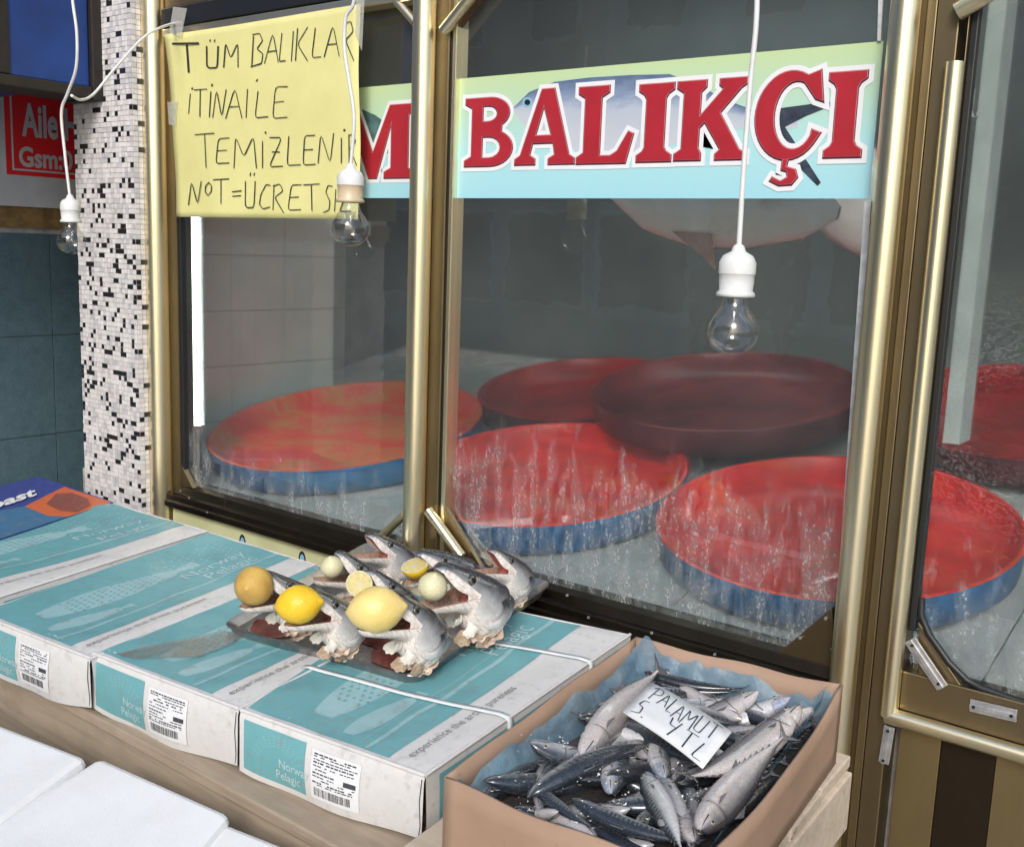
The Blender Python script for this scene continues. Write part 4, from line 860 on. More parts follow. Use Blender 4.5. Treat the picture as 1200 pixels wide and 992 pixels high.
onq([(75, 570), (131, 588), (80, 605), (56, 604), (29, 593)], M_ORG, 'printed_sun', .0012)
onq([(66, 578), (84, 577), (103, 584), (106, 592), (90, 600), (70, 598), (54, 590)], M_ROCK, 'printed_rock', .0018)
onq([(-40, 604), (29, 593), (56, 604), (80, 605), (-10, 634), (-60, 640)], M_SEA, 'printed_sea', .0014)
a_, b2_ = T(-13, 598, H0 - .002), T(59, 574, H0 - .002); dx = (b2_ - a_); ln_ = dx.length; dx.normalize(); up_ = T(20, 575, H0 - .002) - T(23, 587, H0 - .002); up_ = up_.normalized()
place_text('oast', lambda x, y: a_ - og + dx * (x * ln_ / 2.25) + up_ * (y * ln_ / 2.25 * 1.25), .035).obj('lettering', M_LW, bc)

# ------------------------------------------------------------------ polystyrene boxes in the foreground
M_FOAM = NM('polystyrene'); v = M_FOAM.coord('Object'); vo = M_FOAM.n('ShaderNodeTexVoronoi'); vo.inputs['Scale'].default_value = 260; M_FOAM.l(v, vo.inputs[0]); M_FOAM.set(Base_Color=M_FOAM.ramp(M_FOAM.noise(v, 4, 6), [(.3, (.80, .79, .77)), (.55, (.90, .90, .90))]), Roughness=.6); M_FOAM.bump(vo.outputs[0], .25, .0012); M_FOAM = M_FOAM.m
def foam(pts, h, label, hh=.22):
    tp = [onT(px, py, h, 0) for px, py in pts]; org = sum(tp, Vector()) / 4; org.z -= hh
    e = empty('foam_box', org, label, 'box', 'white polystyrene boxes in the foreground')
    c = sum(tp, Vector()) / 4
    lid = MB().prism([p - org for p in tp], (0, 0, -.03)).obj('lid', M_FOAM, e, .016)
    MB().prism([p.lerp(c, .03) - org - Vector((0, 0, .0305)) for p in tp], (0, 0, -hh + .03)).obj('body', M_FOAM, e, .008)
foam([(-420, 930), (-250, 760), (112, 876), (-30, 975)][0:4] if False else [(-300, 900), (-120, 800), (104, 886), (-20, 980)], .862, 'leftmost white polystyrene box with a greyish dirty lid')
foam([(-40, 984), (117, 884), (272, 952), (140, 1110)], .867, 'middle white polystyrene box below the carton with the brown stain')
foam([(150, 1090), (262, 960), (420, 1022), (330, 1200)], .88, 'white polystyrene box at the bottom edge, rightmost of the foreground')

# ------------------------------------------------------------------ metal tray
M_STEEL = NM('steel_tray'); v = M_STEEL.coord('Object'); M_STEEL.set(Base_Color=M_STEEL.ramp(M_STEEL.noise(v, 18, 6), [(.3, (.20, .19, .19)), (.7, (.40, .39, .39))]), Metallic=.85, Roughness=M_STEEL.ramp(M_STEEL.noise(v, 30, 4), [(.3, .22), (.7, .45)])); M_STEEL = M_STEEL.m
HTR = H0 - .006
tq = [T(262, 737, HTR), T(487, 799, HTR), T(645, 688, HTR), T(432, 640, HTR)]
print('tray', [tuple(round(q, 3) for q in p) for p in tq])
tq[0] = tq[0]; og2 = sum(tq, Vector()) / 4
tray_e = empty('metal_tray', og2, 'grey steel tray holding the gaping fish heads and lemons', 'tray')
def rim(k, dz, rad=.03, n=5):
    out = []; c = og2
    P = [p.lerp(c, k) for p in tq]
    for i in range(4):
        a, b_, d = P[i - 1], P[i], P[(i + 1) % 4]; va = (a - b_).normalized(); vd = (d - b_).normalized()
        for t in range(n + 1):
            s = t / n; out.append((b_ + va * rad * (1 - s) ** 2 + vd * rad * s ** 2) + Vector((0, 0, dz)) - og2)
    return out
rings = [rim(.03, -.012), rim(-.0, .006), rim(-.012, .010), rim(-.018, .0085), rim(-.014, .0115), rim(0, .0085), rim(.05, -.004), rim(.10, -.006)]
n = len(rings[0]); b = MB(); vs = [p for r_ in rings for p in r_]; fs = [(i * n + k, i * n + (k + 1) % n, (i + 1) * n + (k + 1) % n, (i + 1) * n + k) for i in range(len(rings) - 1) for k in range(n)]
fs.append(tuple(range((len(rings) - 1) * n, len(rings) * n))); b.add(vs, fs, 0, None, False); b.add(rings[0], [tuple(range(n))[::-1]]); b.obj('pan', M_STEEL, tray_e)
M_BLOOD = NM('blood_water'); v = M_BLOOD.coord('Object'); M_BLOOD.set(Base_Color=M_BLOOD.ramp(M_BLOOD.noise(v, 25, 4), [(.3, (.12, .018, .014)), (.7, (.22, .07, .05))]), Roughness=.08); M_BLOOD = M_BLOOD.m
def pool(c, rx, ry, z):
    return [Vector((c.x + rx * math.cos(a) * (1 + .2 * math.sin(3 * a)), c.y + ry * math.sin(a) * (1 + .15 * math.cos(2 * a)), z(c.y + ry * math.sin(a)))) - og2 for a in [i * math.pi / 10 for i in range(20)]]
tzz = lambda y: CAM.z - (HTR + .0035) + .09 * y
for px, py, rx, ry in ((318, 735, .055, .035), (462, 772, .06, .03), (455, 742, .08, .06)):
    c = T(px, py, HTR); MB().add(pool(c, rx, ry, tzz), [tuple(range(20))]).obj('blood_pool', M_BLOOD, tray_e)

# ------------------------------------------------------------------ fish heads
def fish_skin(name, top=(.016, .020, .026), mid=(.36, .37, .39), low=(.80, .77, .74), spots=True, stripes=False):
    m = NM(name); tc = m.n('ShaderNodeTexCoord'); sp = m.n('ShaderNodeSeparateXYZ'); m.l(tc.outputs['UV'], sp.inputs[0]); v = m.coord('Object')
    n1 = m.noise(v, 14 if not stripes else 22, 6, .65); n2 = m.noise(v, 130, 3)
    h = m.math('ADD', sp.outputs[1], m.math('MULTIPLY_ADD', n1, .34, -.17)); col = m.ramp(h, [(.26, low), (.56, mid), (.70, tuple(a * .45 + b * .55 for a, b in zip(mid, top))), (.84, top)])
    if spots:
        vo = m.n('ShaderNodeTexVoronoi'); vo.inputs['Scale'].default_value = 75; m.l(v, vo.inputs[0]); d = m.ramp(vo.outputs[0], [(.16, 1.0), (.26, 0.0)]); up = m.ramp(sp.outputs[1], [(.4, 0.0), (.55, .8)])
        col = m.mix(m.math('MULTIPLY', d, up), col, (.015, .018, .022))
    if stripes:
        w = m.n('ShaderNodeTexWave'); w.inputs['Scale'].default_value = 1.0; w.inputs['Distortion'].default_value = 2.2; w.inputs['Detail'].default_value = 2; mp = m.n('ShaderNodeMapping'); mp.inputs['Scale'].default_value = (9, 1.2, 1); mp.inputs['Rotation'].default_value = (0, 0, .35)
        m.l(tc.outputs['UV'], mp.inputs[0]); m.l(mp.outputs[0], w.inputs[0]); s_ = m.ramp(w.outputs[1], [(.45, 0.0), (.62, 1.0)])
        up = m.ramp(sp.outputs[1], [(.54, 0.0), (.64, 1.0)]); md = m.ramp(sp.outputs[0], [(.24, 0.0), (.32, 1.0)]); col = m.mix(m.math('MULTIPLY', m.math('MULTIPLY', s_, up), md), col, (.012, .016, .024))
    col = m.mix(m.ramp(n2, [(.35, .35), (.6, 0.0)]), col, tuple(c * .5 for c in mid))
    m.set(Base_Color=col, Roughness=m.ramp(n1, [(.3, .16), (.7, .42)]), Metallic=.12); m.b.inputs['Coat Weight'].default_value = .8; m.b.inputs['Coat Roughness'].default_value = .12; m.bump(m.mix(.4, n2, n1), .3, .0015); return m.m
M_SK = fish_skin('head_skin'); M_FLESH = NM('mouth_flesh'); v = M_FLESH.coord('Object'); M_FLESH.set(Base_Color=M_FLESH.ramp(M_FLESH.noise(v, 40, 5), [(.3, (.30, .15, .10)), (.55, (.46, .31, .23)), (.75, (.60, .48, .38))]), Roughness=.25); M_FLESH.bump(M_FLESH.noise(v, 90), .4, .002); M_FLESH = M_FLESH.m
M_FLR = NM('mouth_red'); v = M_FLR.coord('Object'); M_FLR.set(Base_Color=M_FLR.ramp(M_FLR.noise(v, 40, 5), [(.3, (.40, .07, .06)), (.7, (.62, .27, .23))]), Roughness=.2); M_FLR = M_FLR.m
M_JAW = NM('jaw_skin'); v = M_JAW.coord('Object'); M_JAW.set(Base_Color=M_JAW.ramp(M_JAW.noise(M_JAW.coord('Object', (1, 3, 3)), 16, 6), [(.28, (.34, .28, .25)), (.42, (.62, .55, .50)), (.62, (.80, .76, .72))]), Roughness=.3); M_JAW.bump(M_JAW.noise(M_JAW.coord('Object', (1, 5, 5)), 30), .5, .002); M_JAW = M_JAW.m
M_GILL = simple('gill_white', (.80, .76, .68), .4, 0, .18, 12, .4, .002); M_FINB = simple('fin_tan', (.48, .38, .27), .5, 0, .5, 34, .4, .002, col2=(.30, .20, .13)); M_EYE = simple('eye_silver', (.17, .165, .14), .12, .4, .4, 60, 0); M_PUP = simple('pupil', (.008, .008, .01), .05, 0, 0, 10, 0)
def lerp(a, b, t): return a + (b - a) * t
def interp(xs, ys, x):
    for i in range(len(xs) - 1):
        if x <= xs[i + 1]: return lerp(ys[i], ys[i + 1], (x - xs[i]) / (xs[i + 1] - xs[i]))
    return ys[-1]
def sstep(a, b, x): t = min(1, max(0, (x - a) / (b - a))); return t * t * (3 - 2 * t)
def head_meshes(open_, seed):
    rng = random.Random(seed); X0 = .47
    XP = [0, .15, .3, .45, .6, .75, .88, .96, 1]
    W = lambda x: sinterp(XP, [.175, .205, .208, .190, .165, .138, .112, .078, .006], x)
    HU = lambda x: sinterp(XP, [.235, .258, .252, .222, .180, .138, .108, .078, .006], x)
    HL = lambda x: sinterp(XP, [.27, .30, .28, .20, .135, .108, .085, .060, .006], x)
    NX = 34; NA = 16
    U = MB(); xs = [i / NX for i in range(NX + 1)]
    def gillstep(x): return 1.0 + .055 * (sstep(.10, .12, x) - 1) + (.03 * math.exp(-((x - .14) / .03) ** 2))
    def upper(x, a):       # a 0..pi over the back
        g = gillstep(x); return Vector((x, W(x) * g * math.cos(a), HU(x) * g * math.sin(a) ** .85 if math.sin(a) > 0 else 0))
    U.grid(lambda s, t: upper(s, math.pi * t), NX, NA)
    for k in range(len(U.uv)): U.uv[k] = [(p[0], .45 + .55 * math.sin(math.pi * p[1])) for p in U.uv[k]]
    inn = MB().grid(lambda s, t: Vector((lerp(X0 - .12, .985, s), W(lerp(X0 - .12, .985, s)) * .86 * math.cos(math.pi * t), HU(lerp(X0 - .12, .985, s)) * .74 * math.sin(math.pi * t) + .002)), 20, 10, flip=True)
    lipb = MB().grid(lambda s, t: Vector((lerp(X0 - .05, .985, s), W(lerp(X0 - .05, .985, s)) * lerp(1.0, .84, t), .001)), 20, 2); lipb.grid(lambda s, t: Vector((lerp(X0 - .05, .985, s), -W(lerp(X0 - .05, .985, s)) * lerp(1.0, .84, t), .001)), 20, 2, flip=True)
    # pale maxilla strips hanging at the sides
    MX2 = []
    for sg in (1, -1):
        mxl = MB(); MX2.append(mxl); mxl.grid(lambda s, t: Vector((lerp(.44, .93, s), sg * (W(lerp(.44, .93, s)) * 1.0 + .006 * math.sin(math.pi * t)), lerp(.045, -.045 * math.sin(math.pi * min(1, 1.1 * (1 - s))) - .004, t))), 16, 4, flip=sg < 0)
    # lower head, jaw rotated down by open_
    piv = Vector((.43, 0, -.03))
    def rotl(p):
        f = sstep(.36, .52, p.x); a = -open_ * f; d = p - piv; c, s = math.cos(a), math.sin(a); return piv + Vector((d.x * c - d.z * s, d.y, d.x * s + d.z * c))
    def lower(x, a): g = gillstep(x); return rotl(Vector((x, W(x) * .985 * g * math.cos(a), -HL(x) * g * math.sin(a) ** .8 if math.sin(a) > 0 else 0)))
    Lw = MB().grid(lambda s, t: lower(s, math.pi * (1 - t)), NX, NA)
    for k in range(len(Lw.uv)): Lw.uv[k] = [(p[0], .45 - .45 * math.sin(math.pi * p[1])) for p in Lw.uv[k]]
    linn = MB().grid(lambda s, t: rotl(Vector((lerp(X0 - .14, .98, s), W(lerp(X0 - .14, .98, s)) * .86 * math.cos(math.pi * t), -HL(lerp(X0 - .14, .98, s)) * .55 * math.sin(math.pi * t) - .001))), 20, 10)
    linn.grid(lambda s, t: rotl(Vector((lerp(X0 - .05, .98, s), W(lerp(X0 - .05, .98, s)) * lerp(1, .85, t), .0))), 20, 2); linn.grid(lambda s, t: rotl(Vector((lerp(X0 - .05, .98, s), -W(lerp(X0 - .05, .98, s)) * lerp(1, .85, t), .0))), 20, 2, flip=True)
    # cheek membrane between the jaws
    CK2 = []
    for sg in (1, -1):
        ck = MB(); CK2.append(ck)
        def fnc(s, t, sg=sg):
            x = lerp(.36, .60, s); a = Vector((x, sg * W(x) * .97, 0)); b_ = rotl(Vector((x, sg * W(x) * .96, 0))); p = a.lerp(b_, t); p.x -= .07 * math.sin(math.pi * t) * s; return p
        ck.grid(fnc, 8, 8, flip=sg < 0)
    # cut neck
    neck = MB(); neck.add([Vector((.004, W(0) * .95 * math.cos(a), (HU(0) if math.sin(a) > 0 else HL(0)) * .95 * math.sin(a))) for a in [i * math.pi / 12 for i in range(24)]], [tuple(range(24))[::-1]])
    throat = MB().grid(lambda s, t: Vector((lerp(.34, .36, s), W(.36) * .95 * math.cos(2 * math.pi * t) * s, .17 * math.sin(2 * math.pi * t) * s)), 3, 16)
    # gill cover: scalloped arc plate each side
    GC2 = []
    for sg in (1, -1):
        gc = MB(); GC2.append(gc)
        def g_(s, t, sg=sg):
            a = lerp(-1.15, 1.15, t); R = lerp(.16, .255, s) * (1 - .08 * abs(a)); x = .30 - R * math.cos(a * .9); z = R * math.sin(a) * .82 - .01; ww = W(max(0, min(1, x))); hh = HU(max(0, x)) if z > 0 else HL(max(0, x)); k = max(0, 1 - (abs(z) / (hh * 1.05)) ** 2.4) ** .5
            return Vector((x, sg * (ww * k * 1.03 + .012 + .006 * math.sin(s * math.pi)), z))
        gc.grid(g_, 6, 16, flip=sg > 0)
        for k in range(len(gc.uv)): pass
    for mb in (U, inn, lipb, *MX2):
        mb.v = [((x if x < .55 else .55 + (x - .55) * .80), y, z + (.05 * max(0, x - .5) if x > .5 else 0) - .10 * max(0, x - .80) ** 1.0 * (1 if x > .8 else 0)) for x, y, z in mb.v]
    m_ = {'skull': U, 'palate': inn, 'lip': lipb, 'maxilla': MX2, 'jaw': Lw, 'jaw_inside': linn, 'cheek': CK2, 'neck': neck, 'throat': throat, 'cover': GC2}
    return m_
def fan(R, a0, a1, nr=10, na=60, ribs=13, amp=.035, curl=.35):
    def f(s, t):
        a = lerp(a0, a1, t); r = R * (.10 + .90 * s) * (1 + .04 * math.sin(t * 23)) * (.80 + .20 * math.sin(math.pi * t)); y = amp * R * s * math.sin(ribs * 2 * math.pi * t) * .5 + curl * R * math.sin(s * 2.2) * .6
        return Vector((r * math.sin(a), y, -r * math.cos(a)))
    return MB().grid(f, nr, na)
FAN1 = fan(.17, -1.0, .45).mesh('gill_fan', M_GILL); FLAPM = NM('cut_flesh'); v = FLAPM.coord('Object'); FLAPM.set(Base_Color=FLAPM.ramp(FLAPM.noise(v, 18, 6), [(.30, (.45, .20, .15)), (.42, (.58, .42, .32)), (.58, (.62, .53, .44)), (.75, (.50, .38, .27))]), Roughness=.3); FLAPM.bump(FLAPM.noise(v, 35), .6, .003); FLAPM = FLAPM.m
def flap(seed, R):
    def f(s, t):
        a = lerp(-1.3, 1.3, t); n1 = noise.noise(Vector((t * 4, s * 2, seed))); r = R * s * (1 + .25 * noise.noise(Vector((t * 5, seed, 0))))
        return Vector((r * math.sin(a) * 1.1, .035 * math.sin(s * 5 + seed) + .02 * n1 + .06 * s * s, -r * math.cos(a) * .85 + .04 * noise.noise(Vector((s * 6, t * 6, seed)))))
    return MB().grid(f, 10, 26).mesh('flesh_flap', FLAPM)
FLAPS = [flap(k, .145) for k in range(3)]
FAN2 = fan(.17, -1.0, .6, ribs=15, amp=.035, curl=.15).mesh('fin_fan', M_FINB)
HM = {}; MOUTH = {}
def head(px, py, L, yaw, pitch, open_, label, roll=0, red=False, lift=.0, fans=1, seed=0):
    key = round(open_, 2)
    if key not in HM:
        mm = head_meshes(open_, 1)
        HM[key] = dict(skull=mm['skull'].mesh('skull', M_SK), palate=mm['palate'].mesh('palate', M_FLESH), palr=mm['palate'].mesh('palate', M_FLR), lip=mm['lip'].mesh('lip', M_GILL), maxilla=[q.mesh('maxilla', M_JAW) for q in mm['maxilla']], jaw=mm['jaw'].mesh('jaw', [M_JAW]), jin=mm['jaw_inside'].mesh('jaw_inside', M_FLESH), cheek=[q.mesh('cheek', M_JAW) for q in mm['cheek']], neck=mm['neck'].mesh('neck', M_FLR), throat=mm['throat'].mesh('throat', M_FLR), cover=[q.mesh('cover', M_SK) for q in mm['cover']])
        jm = HM[key]['jaw']; jm.materials.append(M_SK)
        for p in jm.polygons:
            x = sum(jm.vertices[i].co.x for i in p.vertices) / len(p.vertices); z = sum(jm.vertices[i].co.z for i in p.vertices) / len(p.vertices)
            if x < .40 and z > -.11: p.material_index = 1
    h = HM[key]
    # image-left direction on the ground is -X_cam
    base = math.atan2(-RM[1][0], -RM[0][0]); rot = Matrix.Rotation(base + yaw, 4, 'Z') @ Matrix.Rotation(-pitch, 4, 'Y') @ Matrix.Rotation(roll, 4, 'X')
    o_ = rot @ (Vector((.80, 0, -.13)) * L); q_ = onT(px, py, HTR - .004 - lift - o_.z + .09 * o_.y); p = q_ - o_; MOUTH[seed] = q_
    e = empty('fish_head', p, label, 'fish head', 'gaping fish heads on the metal tray'); e.rotation_mode = 'QUATERNION'; e.rotation_quaternion = rot.to_quaternion(); e.scale = (L, L, L)
    ch = {}
    for nm, key2 in (('skull', 'skull'), ('palate', 'palr' if red else 'palate'), ('lip', 'lip'), ('maxilla', 'maxilla'), ('lower_jaw', 'jaw'), ('jaw_lining', 'jin'), ('cheek', 'cheek'), ('neck_cut', 'neck'), ('throat', 'throat'), ('gill_cover', 'cover')):
        for q in (h[key2] if isinstance(h[key2], list) else [h[key2]]): ch[nm] = link_mesh(nm, q, e)
    for sg in (1, -1):
        ey = link_mesh('eye', EYEM, e, (.575, sg * .138, .108)); ey.rotation_euler = (-sg * math.pi / 2 + sg * .45, 0, 0)
        link_mesh('pupil', PUPM, ey); link_mesh('eye_socket', SOCM, ey); ey.scale = (1.12, 1.12, .9)
    q = link_mesh('flesh_flap', FLAPS[seed % 3], e, (.22, .10, -.22)); q.rotation_euler = (.25, .7, .2)
    q = link_mesh('flesh_flap', FLAPS[(seed + 1) % 3], e, (.05, .05, -.20)); q.rotation_euler = (.3, 1.1, -.2)
    if fans:
        q = link_mesh('gill_fan', FAN1, e, (.36, .115, -.20)); q.rotation_euler = (.15, .35, .1)
        q = link_mesh('gill_fan', FAN1, e, (.44, .085, -.19)); q.rotation_euler = (-.1, -.25, .5); q.scale = (.7, .8, .7)
        q = link_mesh('gill_fan', FAN1, e, (.36, -.115, -.20)); q.rotation_euler = (-.15, .2, -.1); q.scale = (1, -1, 1)
        if fans > 1:
            q = link_mesh('pectoral_fin', FAN2, e, (.20, .13, -.24)); q.rotation_euler = (.2, .9, .3)
            q = link_mesh('pectoral_fin', FAN2, e, (.30, .02, -.30)); q.rotation_euler = (.3, .45, -.4)
    return e
SOCM = MB().lathe([(.052, -.006), (.047, .0045), (.0425, .0035)], 20).mesh('eye_socket', simple('socket_dark', (.03, .032, .036), .3, 0, .2, 40, 0)); EYEM = MB().lathe([(.044, -.012), (.042, .002), (.037, .010), (.030, .013), (.022, .0145), (.001, .016)], 20).mesh('eye', M_EYE); PUPM = MB().lathe([(.0265, .0125), (.022, .0175), (.001, .0195)], 16).mesh('pupil', M_PUP)
R = math.radians
HEADS = [ # pixel of the mouth centre, length, yaw towards the viewer, pitch, opening
    (303, 690, .205, R(38), R(44), R(46), 'fish head in the front left corner biting a browned lemon', 1),
    (356, 712, .205, R(38), R(44), R(44), 'fish head at the front biting the brightest yellow lemon', 2),
    (446, 716, .225, R(36), R(48), R(44), 'fish head at the front corner with a large pale lemon and brown fins', 3),
    (389, 664, .200, R(32), R(50), R(44), 'fish head behind the bright lemon holding a peeled white ball', 4),
    (428, 642, .195, R(40), R(42), R(36), 'fish head at the back left with an empty pink mouth', 5),
    (425, 686, .200, R(32), R(50), R(44), 'dark fish head holding a cut lemon half toward the viewer', 6),
    (509, 687, .255, R(34), R(38), R(44), 'biggest fish head, by the right rim, with a peeled white ball', 7),
    (490, 664, .200, R(28), R(30), R(44), 'dark shiny fish head behind the biggest one with an upturned lemon half', 8),
    (570, 660, .190, R(40), R(44), R(36), 'fish head at the back right corner with an empty red mouth', 9)]
for (px, py, L, yw, pt_, op, lb, sd) in HEADS:
    L *= .77; head(px, py, L, yw, pt_, op, lb, red=sd in (5, 8, 9), lift=.26 * L * math.cos(pt_) + .004, fans=2 if sd in (2, 3, 7) else 1, seed=sd)
# ------------------------------------------------------------------ lemons
def lemon_mat(name, a, b_):
    m = NM(name); v = m.coord('Object'); m.set(Base_Color=m.ramp(m.noise(v, 22, 5), [(.3, b_), (.65, a)]), Roughness=.38); m.b.inputs['Subsurface Weight'].default_value = .12; m.b.inputs['Subsurface Radius'].default_value = (.01, .006, .002); m.b.inputs['Subsurface Scale'].default_value = .6
    vo = m.n('ShaderNodeTexVoronoi'); vo.inputs['Scale'].default_value = 320; m.l(v, vo.inputs[0]); m.bump(m.mix(.5, vo.outputs[0], m.noise(v, 60, 3)), .7, .0016); return m.m
M_L1 = lemon_mat('lemon_browned', (.64, .42, .10), (.46, .26, .07)); M_L2 = lemon_mat('lemon_yellow', (.82, .56, .03), (.78, .47, .02)); M_L3 = lemon_mat('lemon_pale', (.82, .66, .26), (.74, .54, .16)); M_PEEL = lemon_mat('lemon_pith', (.68, .64, .42), (.58, .54, .33))
def at_depth(px, py, dist): r = ray(px, py); return CAM + r * (dist / F)
LP = [(-1.16, 0), (-1.14, .08), (-1.09, .16), (-1.0, .30), (-.88, .50), (-.66, .73), (-.35, .92), (0, 1.0), (.35, .93), (.66, .74), (.88, .50), (1.0, .31), (1.07, .20), (1.13, .13), (1.165, .07), (1.175, 0)]
fwd = Vector((float(_f[0]), float(_f[1]), float(_f[2])))
def at_mouth(px, py, k, near=.010): return at_depth(px, py, (MOUTH[k] - CAM).dot(fwd) - near)
def lemon(px, py, k, r, el, rot, mat, label):
    c = at_mouth(px, py, k); e = empty('lemon', c, label, 'lemon', 'lemons stuck in the fish mouths', rot=rot)
    MB().lathe([(max(a * r, .0002), z * r * el) for z, a in LP], 32).obj('peel', mat, e)
    MB().lathe([(.0002, -1.150 * r * el), (.11 * r, -1.162 * r * el), (.14 * r, -1.11 * r * el)], 12).obj('stem_end', M_FINB, e); return e
def half(px, py, k, r, rot, mat, label):
    c = at_mouth(px, py, k); e = empty('lemon_half', c, label, 'lemon half', 'lemons stuck in the fish mouths', rot=rot)
    MB().lathe([(max(a * r, .0002), z * r) for z, a in LP[:8]] + [(.985 * r, .012 * r)], 32).obj('peel', mat, e)
    MB().lathe([(.985 * r, .0125 * r), (.86 * r, .013 * r)], 32).obj('pith', M_PEEL, e)
    f = MB()
    for k in range(9):
        a0, a1 = 2 * math.pi * k / 9 + .06, 2 * math.pi * (k + 1) / 9 - .06; f.add([(.1 * r * math.cos((a0 + a1) / 2), .1 * r * math.sin((a0 + a1) / 2), .02 * r)] + [(.83 * r * math.cos(lerp(a0, a1, t / 4)), .83 * r * math.sin(lerp(a0, a1, t / 4)), .01 * r) for t in range(5)], [(0, 1, 2, 3, 4, 5)])
    MB().lathe([(.86 * r, .010 * r), (.0002, .010 * r)], 24).obj('core', M_PEEL, e); f.obj('segments', lem_pulp, e); return e
lem_pulp = lemon_mat('lemon_pulp', (.72, .60, .24), (.62, .48, .16))
dT = lambda px, py: (T(px, py, HTR) - CAM).dot(Vector((float(_f[0]), float(_f[1]), float(_f[2]))))
print('tray depths', dT(300, 730), dT(440, 760), dT(500, 740), dT(580, 700))
lemon(298, 686, 1, .0360, .98, (R(80), R(10), R(30)), M_L1, 'browned lemon with a dark stem scar in the leftmost head')
lemon(350, 708, 2, .0343, 1.12, (R(72), R(48), R(110)), M_L2, 'bright yellow lemon, smallest and deepest in colour, at the front')
lemon(441, 714, 3, .0398, 1.14, (R(80), R(5), R(125)), M_L3, 'largest pale yellow lemon with its tip to the right at the front')
lemon(389, 664, 4, .0222, .95, (R(20), R(10), 0), M_PEEL, 'peeled whitish lemon in the head behind the bright lemon')
lemon(507, 687, 7, .0268, .95, (R(10), R(20), 0), M_PEEL, 'peeled whitish lemon in the biggest head by the right rim')
fwd = Vector((float(_f[0]), float(_f[1]), float(_f[2])))
toward = (-fwd).to_track_quat('Z', 'Y').to_euler()
half(421, 684, 6, .0245, toward, M_L2, 'lemon half showing its cut face to the viewer')
q_ = ((-fwd) * .30 + Vector((-.2, -.1, .9))).to_track_quat('Z', 'Y').to_euler()
half(486, 662, 8, .0278, q_, M_L2, 'lemon half with the cut face turned upward beside the dark head')
# ------------------------------------------------------------------ brown carton full of fish
M_KRAFT = NM('kraft_board'); v = M_KRAFT.coord('Object'); a = M_KRAFT.noise(v, 6, 6); b_ = M_KRAFT.noise(v, 45, 4)
c_ = M_KRAFT.mix(M_KRAFT.ramp(b_, [(.66, 0.0), (.74, .5)]), M_KRAFT.ramp(a, [(.3, (.31, .20, .135)), (.7, (.40, .265, .185))]), (.16, .09, .05)); M_KRAFT.set(Base_Color=c_, Roughness=.7); M_KRAFT.bump(M_KRAFT.noise(M_KRAFT.coord('Object', (1, 1, 30)), 8), .12, .001); M_KRAFT = M_KRAFT.m
HK = .808
kq = [T(522, 910, HK), None, T(986, 803, HK), T(745, 747, HK)]
e1 = T(838, 991, HK); dr_ = (e1 - kq[2]); kq[1] = kq[2] + dr_.normalized() * (kq[0] - kq[3]).length * 1.02
print('kraft', [tuple(round(q, 3) for q in p) for p in kq])
KH = .132
korg = sum(kq, Vector()) / 4 - Vector((0, 0, KH)); kb = empty('brown_carton', korg, 'open brown cardboard carton lined with blue plastic and full of bonito', 'box')
kc = sum(kq, Vector()) / 4
def wallp(i, u, w, off=0):      # wall i from corner i to i+1; w 0 at rim, 1 at the bottom
    a, c = kq[i], kq[(i + 1) % 4]; p = a.lerp(c, u); d = (c - a); n_ = Vector((d.y, -d.x, 0)).normalized()
    bow = (.012 if i in (1, 2) else .008) * math.sin(math.pi * u) * (1 - w) * (1 if i != 0 else .6)
    dip = -.006 * math.sin(math.pi * u) * (1 - w) + .002 * math.sin(u * 13 + i) * (1 - w)
    return p + n_ * (bow + off) + Vector((0, 0, dip - KH * w)) - korg
for i in range(4):
    b = MB(); b.grid(lambda u, v, i=i: wallp(i, u, 1 - v), 20, 4)
    b.obj('side_wall', M_KRAFT, kb, solid=.005)
MB().add([q - korg - Vector((0, 0, KH - .003)) for q in kq], [(0, 1, 2, 3)]).obj('bottom', M_KRAFT, kb)
# blue plastic liner, crumpled, with a ragged upper edge
m = NM('blue_plastic'); v = m.coord('Object'); cr = m.noise(v, 24, 6, .7); pr = m.b; pr.inputs['Base Color'].default_value = (.16, .34, .52, 1); pr.inputs['Roughness'].default_value = .18
m.l(m.ramp(cr, [(.3, (.12, .24, .36)), (.6, (.27, .42, .52)), (.75, (.5, .60, .66))]), pr.inputs['Base Color']); bm_ = m.bump(cr, .8, .006)
tb = m.n('ShaderNodeBsdfTransparent'); tb.inputs[0].default_value = (.78, .88, .96, 1); tl = m.n('ShaderNodeBsdfTranslucent'); tl.inputs[0].default_value = (.2, .42, .6, 1); m1 = m.n('ShaderNodeMixShader'); m1.inputs[0].default_value = .25; m.l(pr.outputs[0], m1.inputs[1]); m.l(tl.outputs[0], m1.inputs[2])
m2 = m.n('ShaderNodeMixShader'); m.l(m.ramp(m.noise(v, 9, 4), [(.3, .45), (.7, .85)]), m2.inputs[0]); m.l(tb.outputs[0], m2.inputs[1]); m.l(m1.outputs[0], m2.inputs[2]); m.l(m2.outputs[0], m.out.inputs[0]); M_LINER = m.m
lin = MB()
def edge_h(i, u):      # height of the liner's ragged edge above the rim (negative: below)
    s = i + u; v_ = -.018 + .016 * noise.noise(Vector((s * 5.2, 3.3, 0))) + .010 * noise.noise(Vector((s * 17, 1.3, 0)))
    for c, a, wd in ((2.93, .030, .05), (3.08, .016, .05), (3.42, .020, .06), (1.97, .022, .05), (2.04, .02, .04), (2.25, -.01, .1), (3.8, .012, .1), (.02, .006, .08), (1.75, .006, .1)):
        v_ += a * math.exp(-((s - c) / wd) ** 2)
    return v_
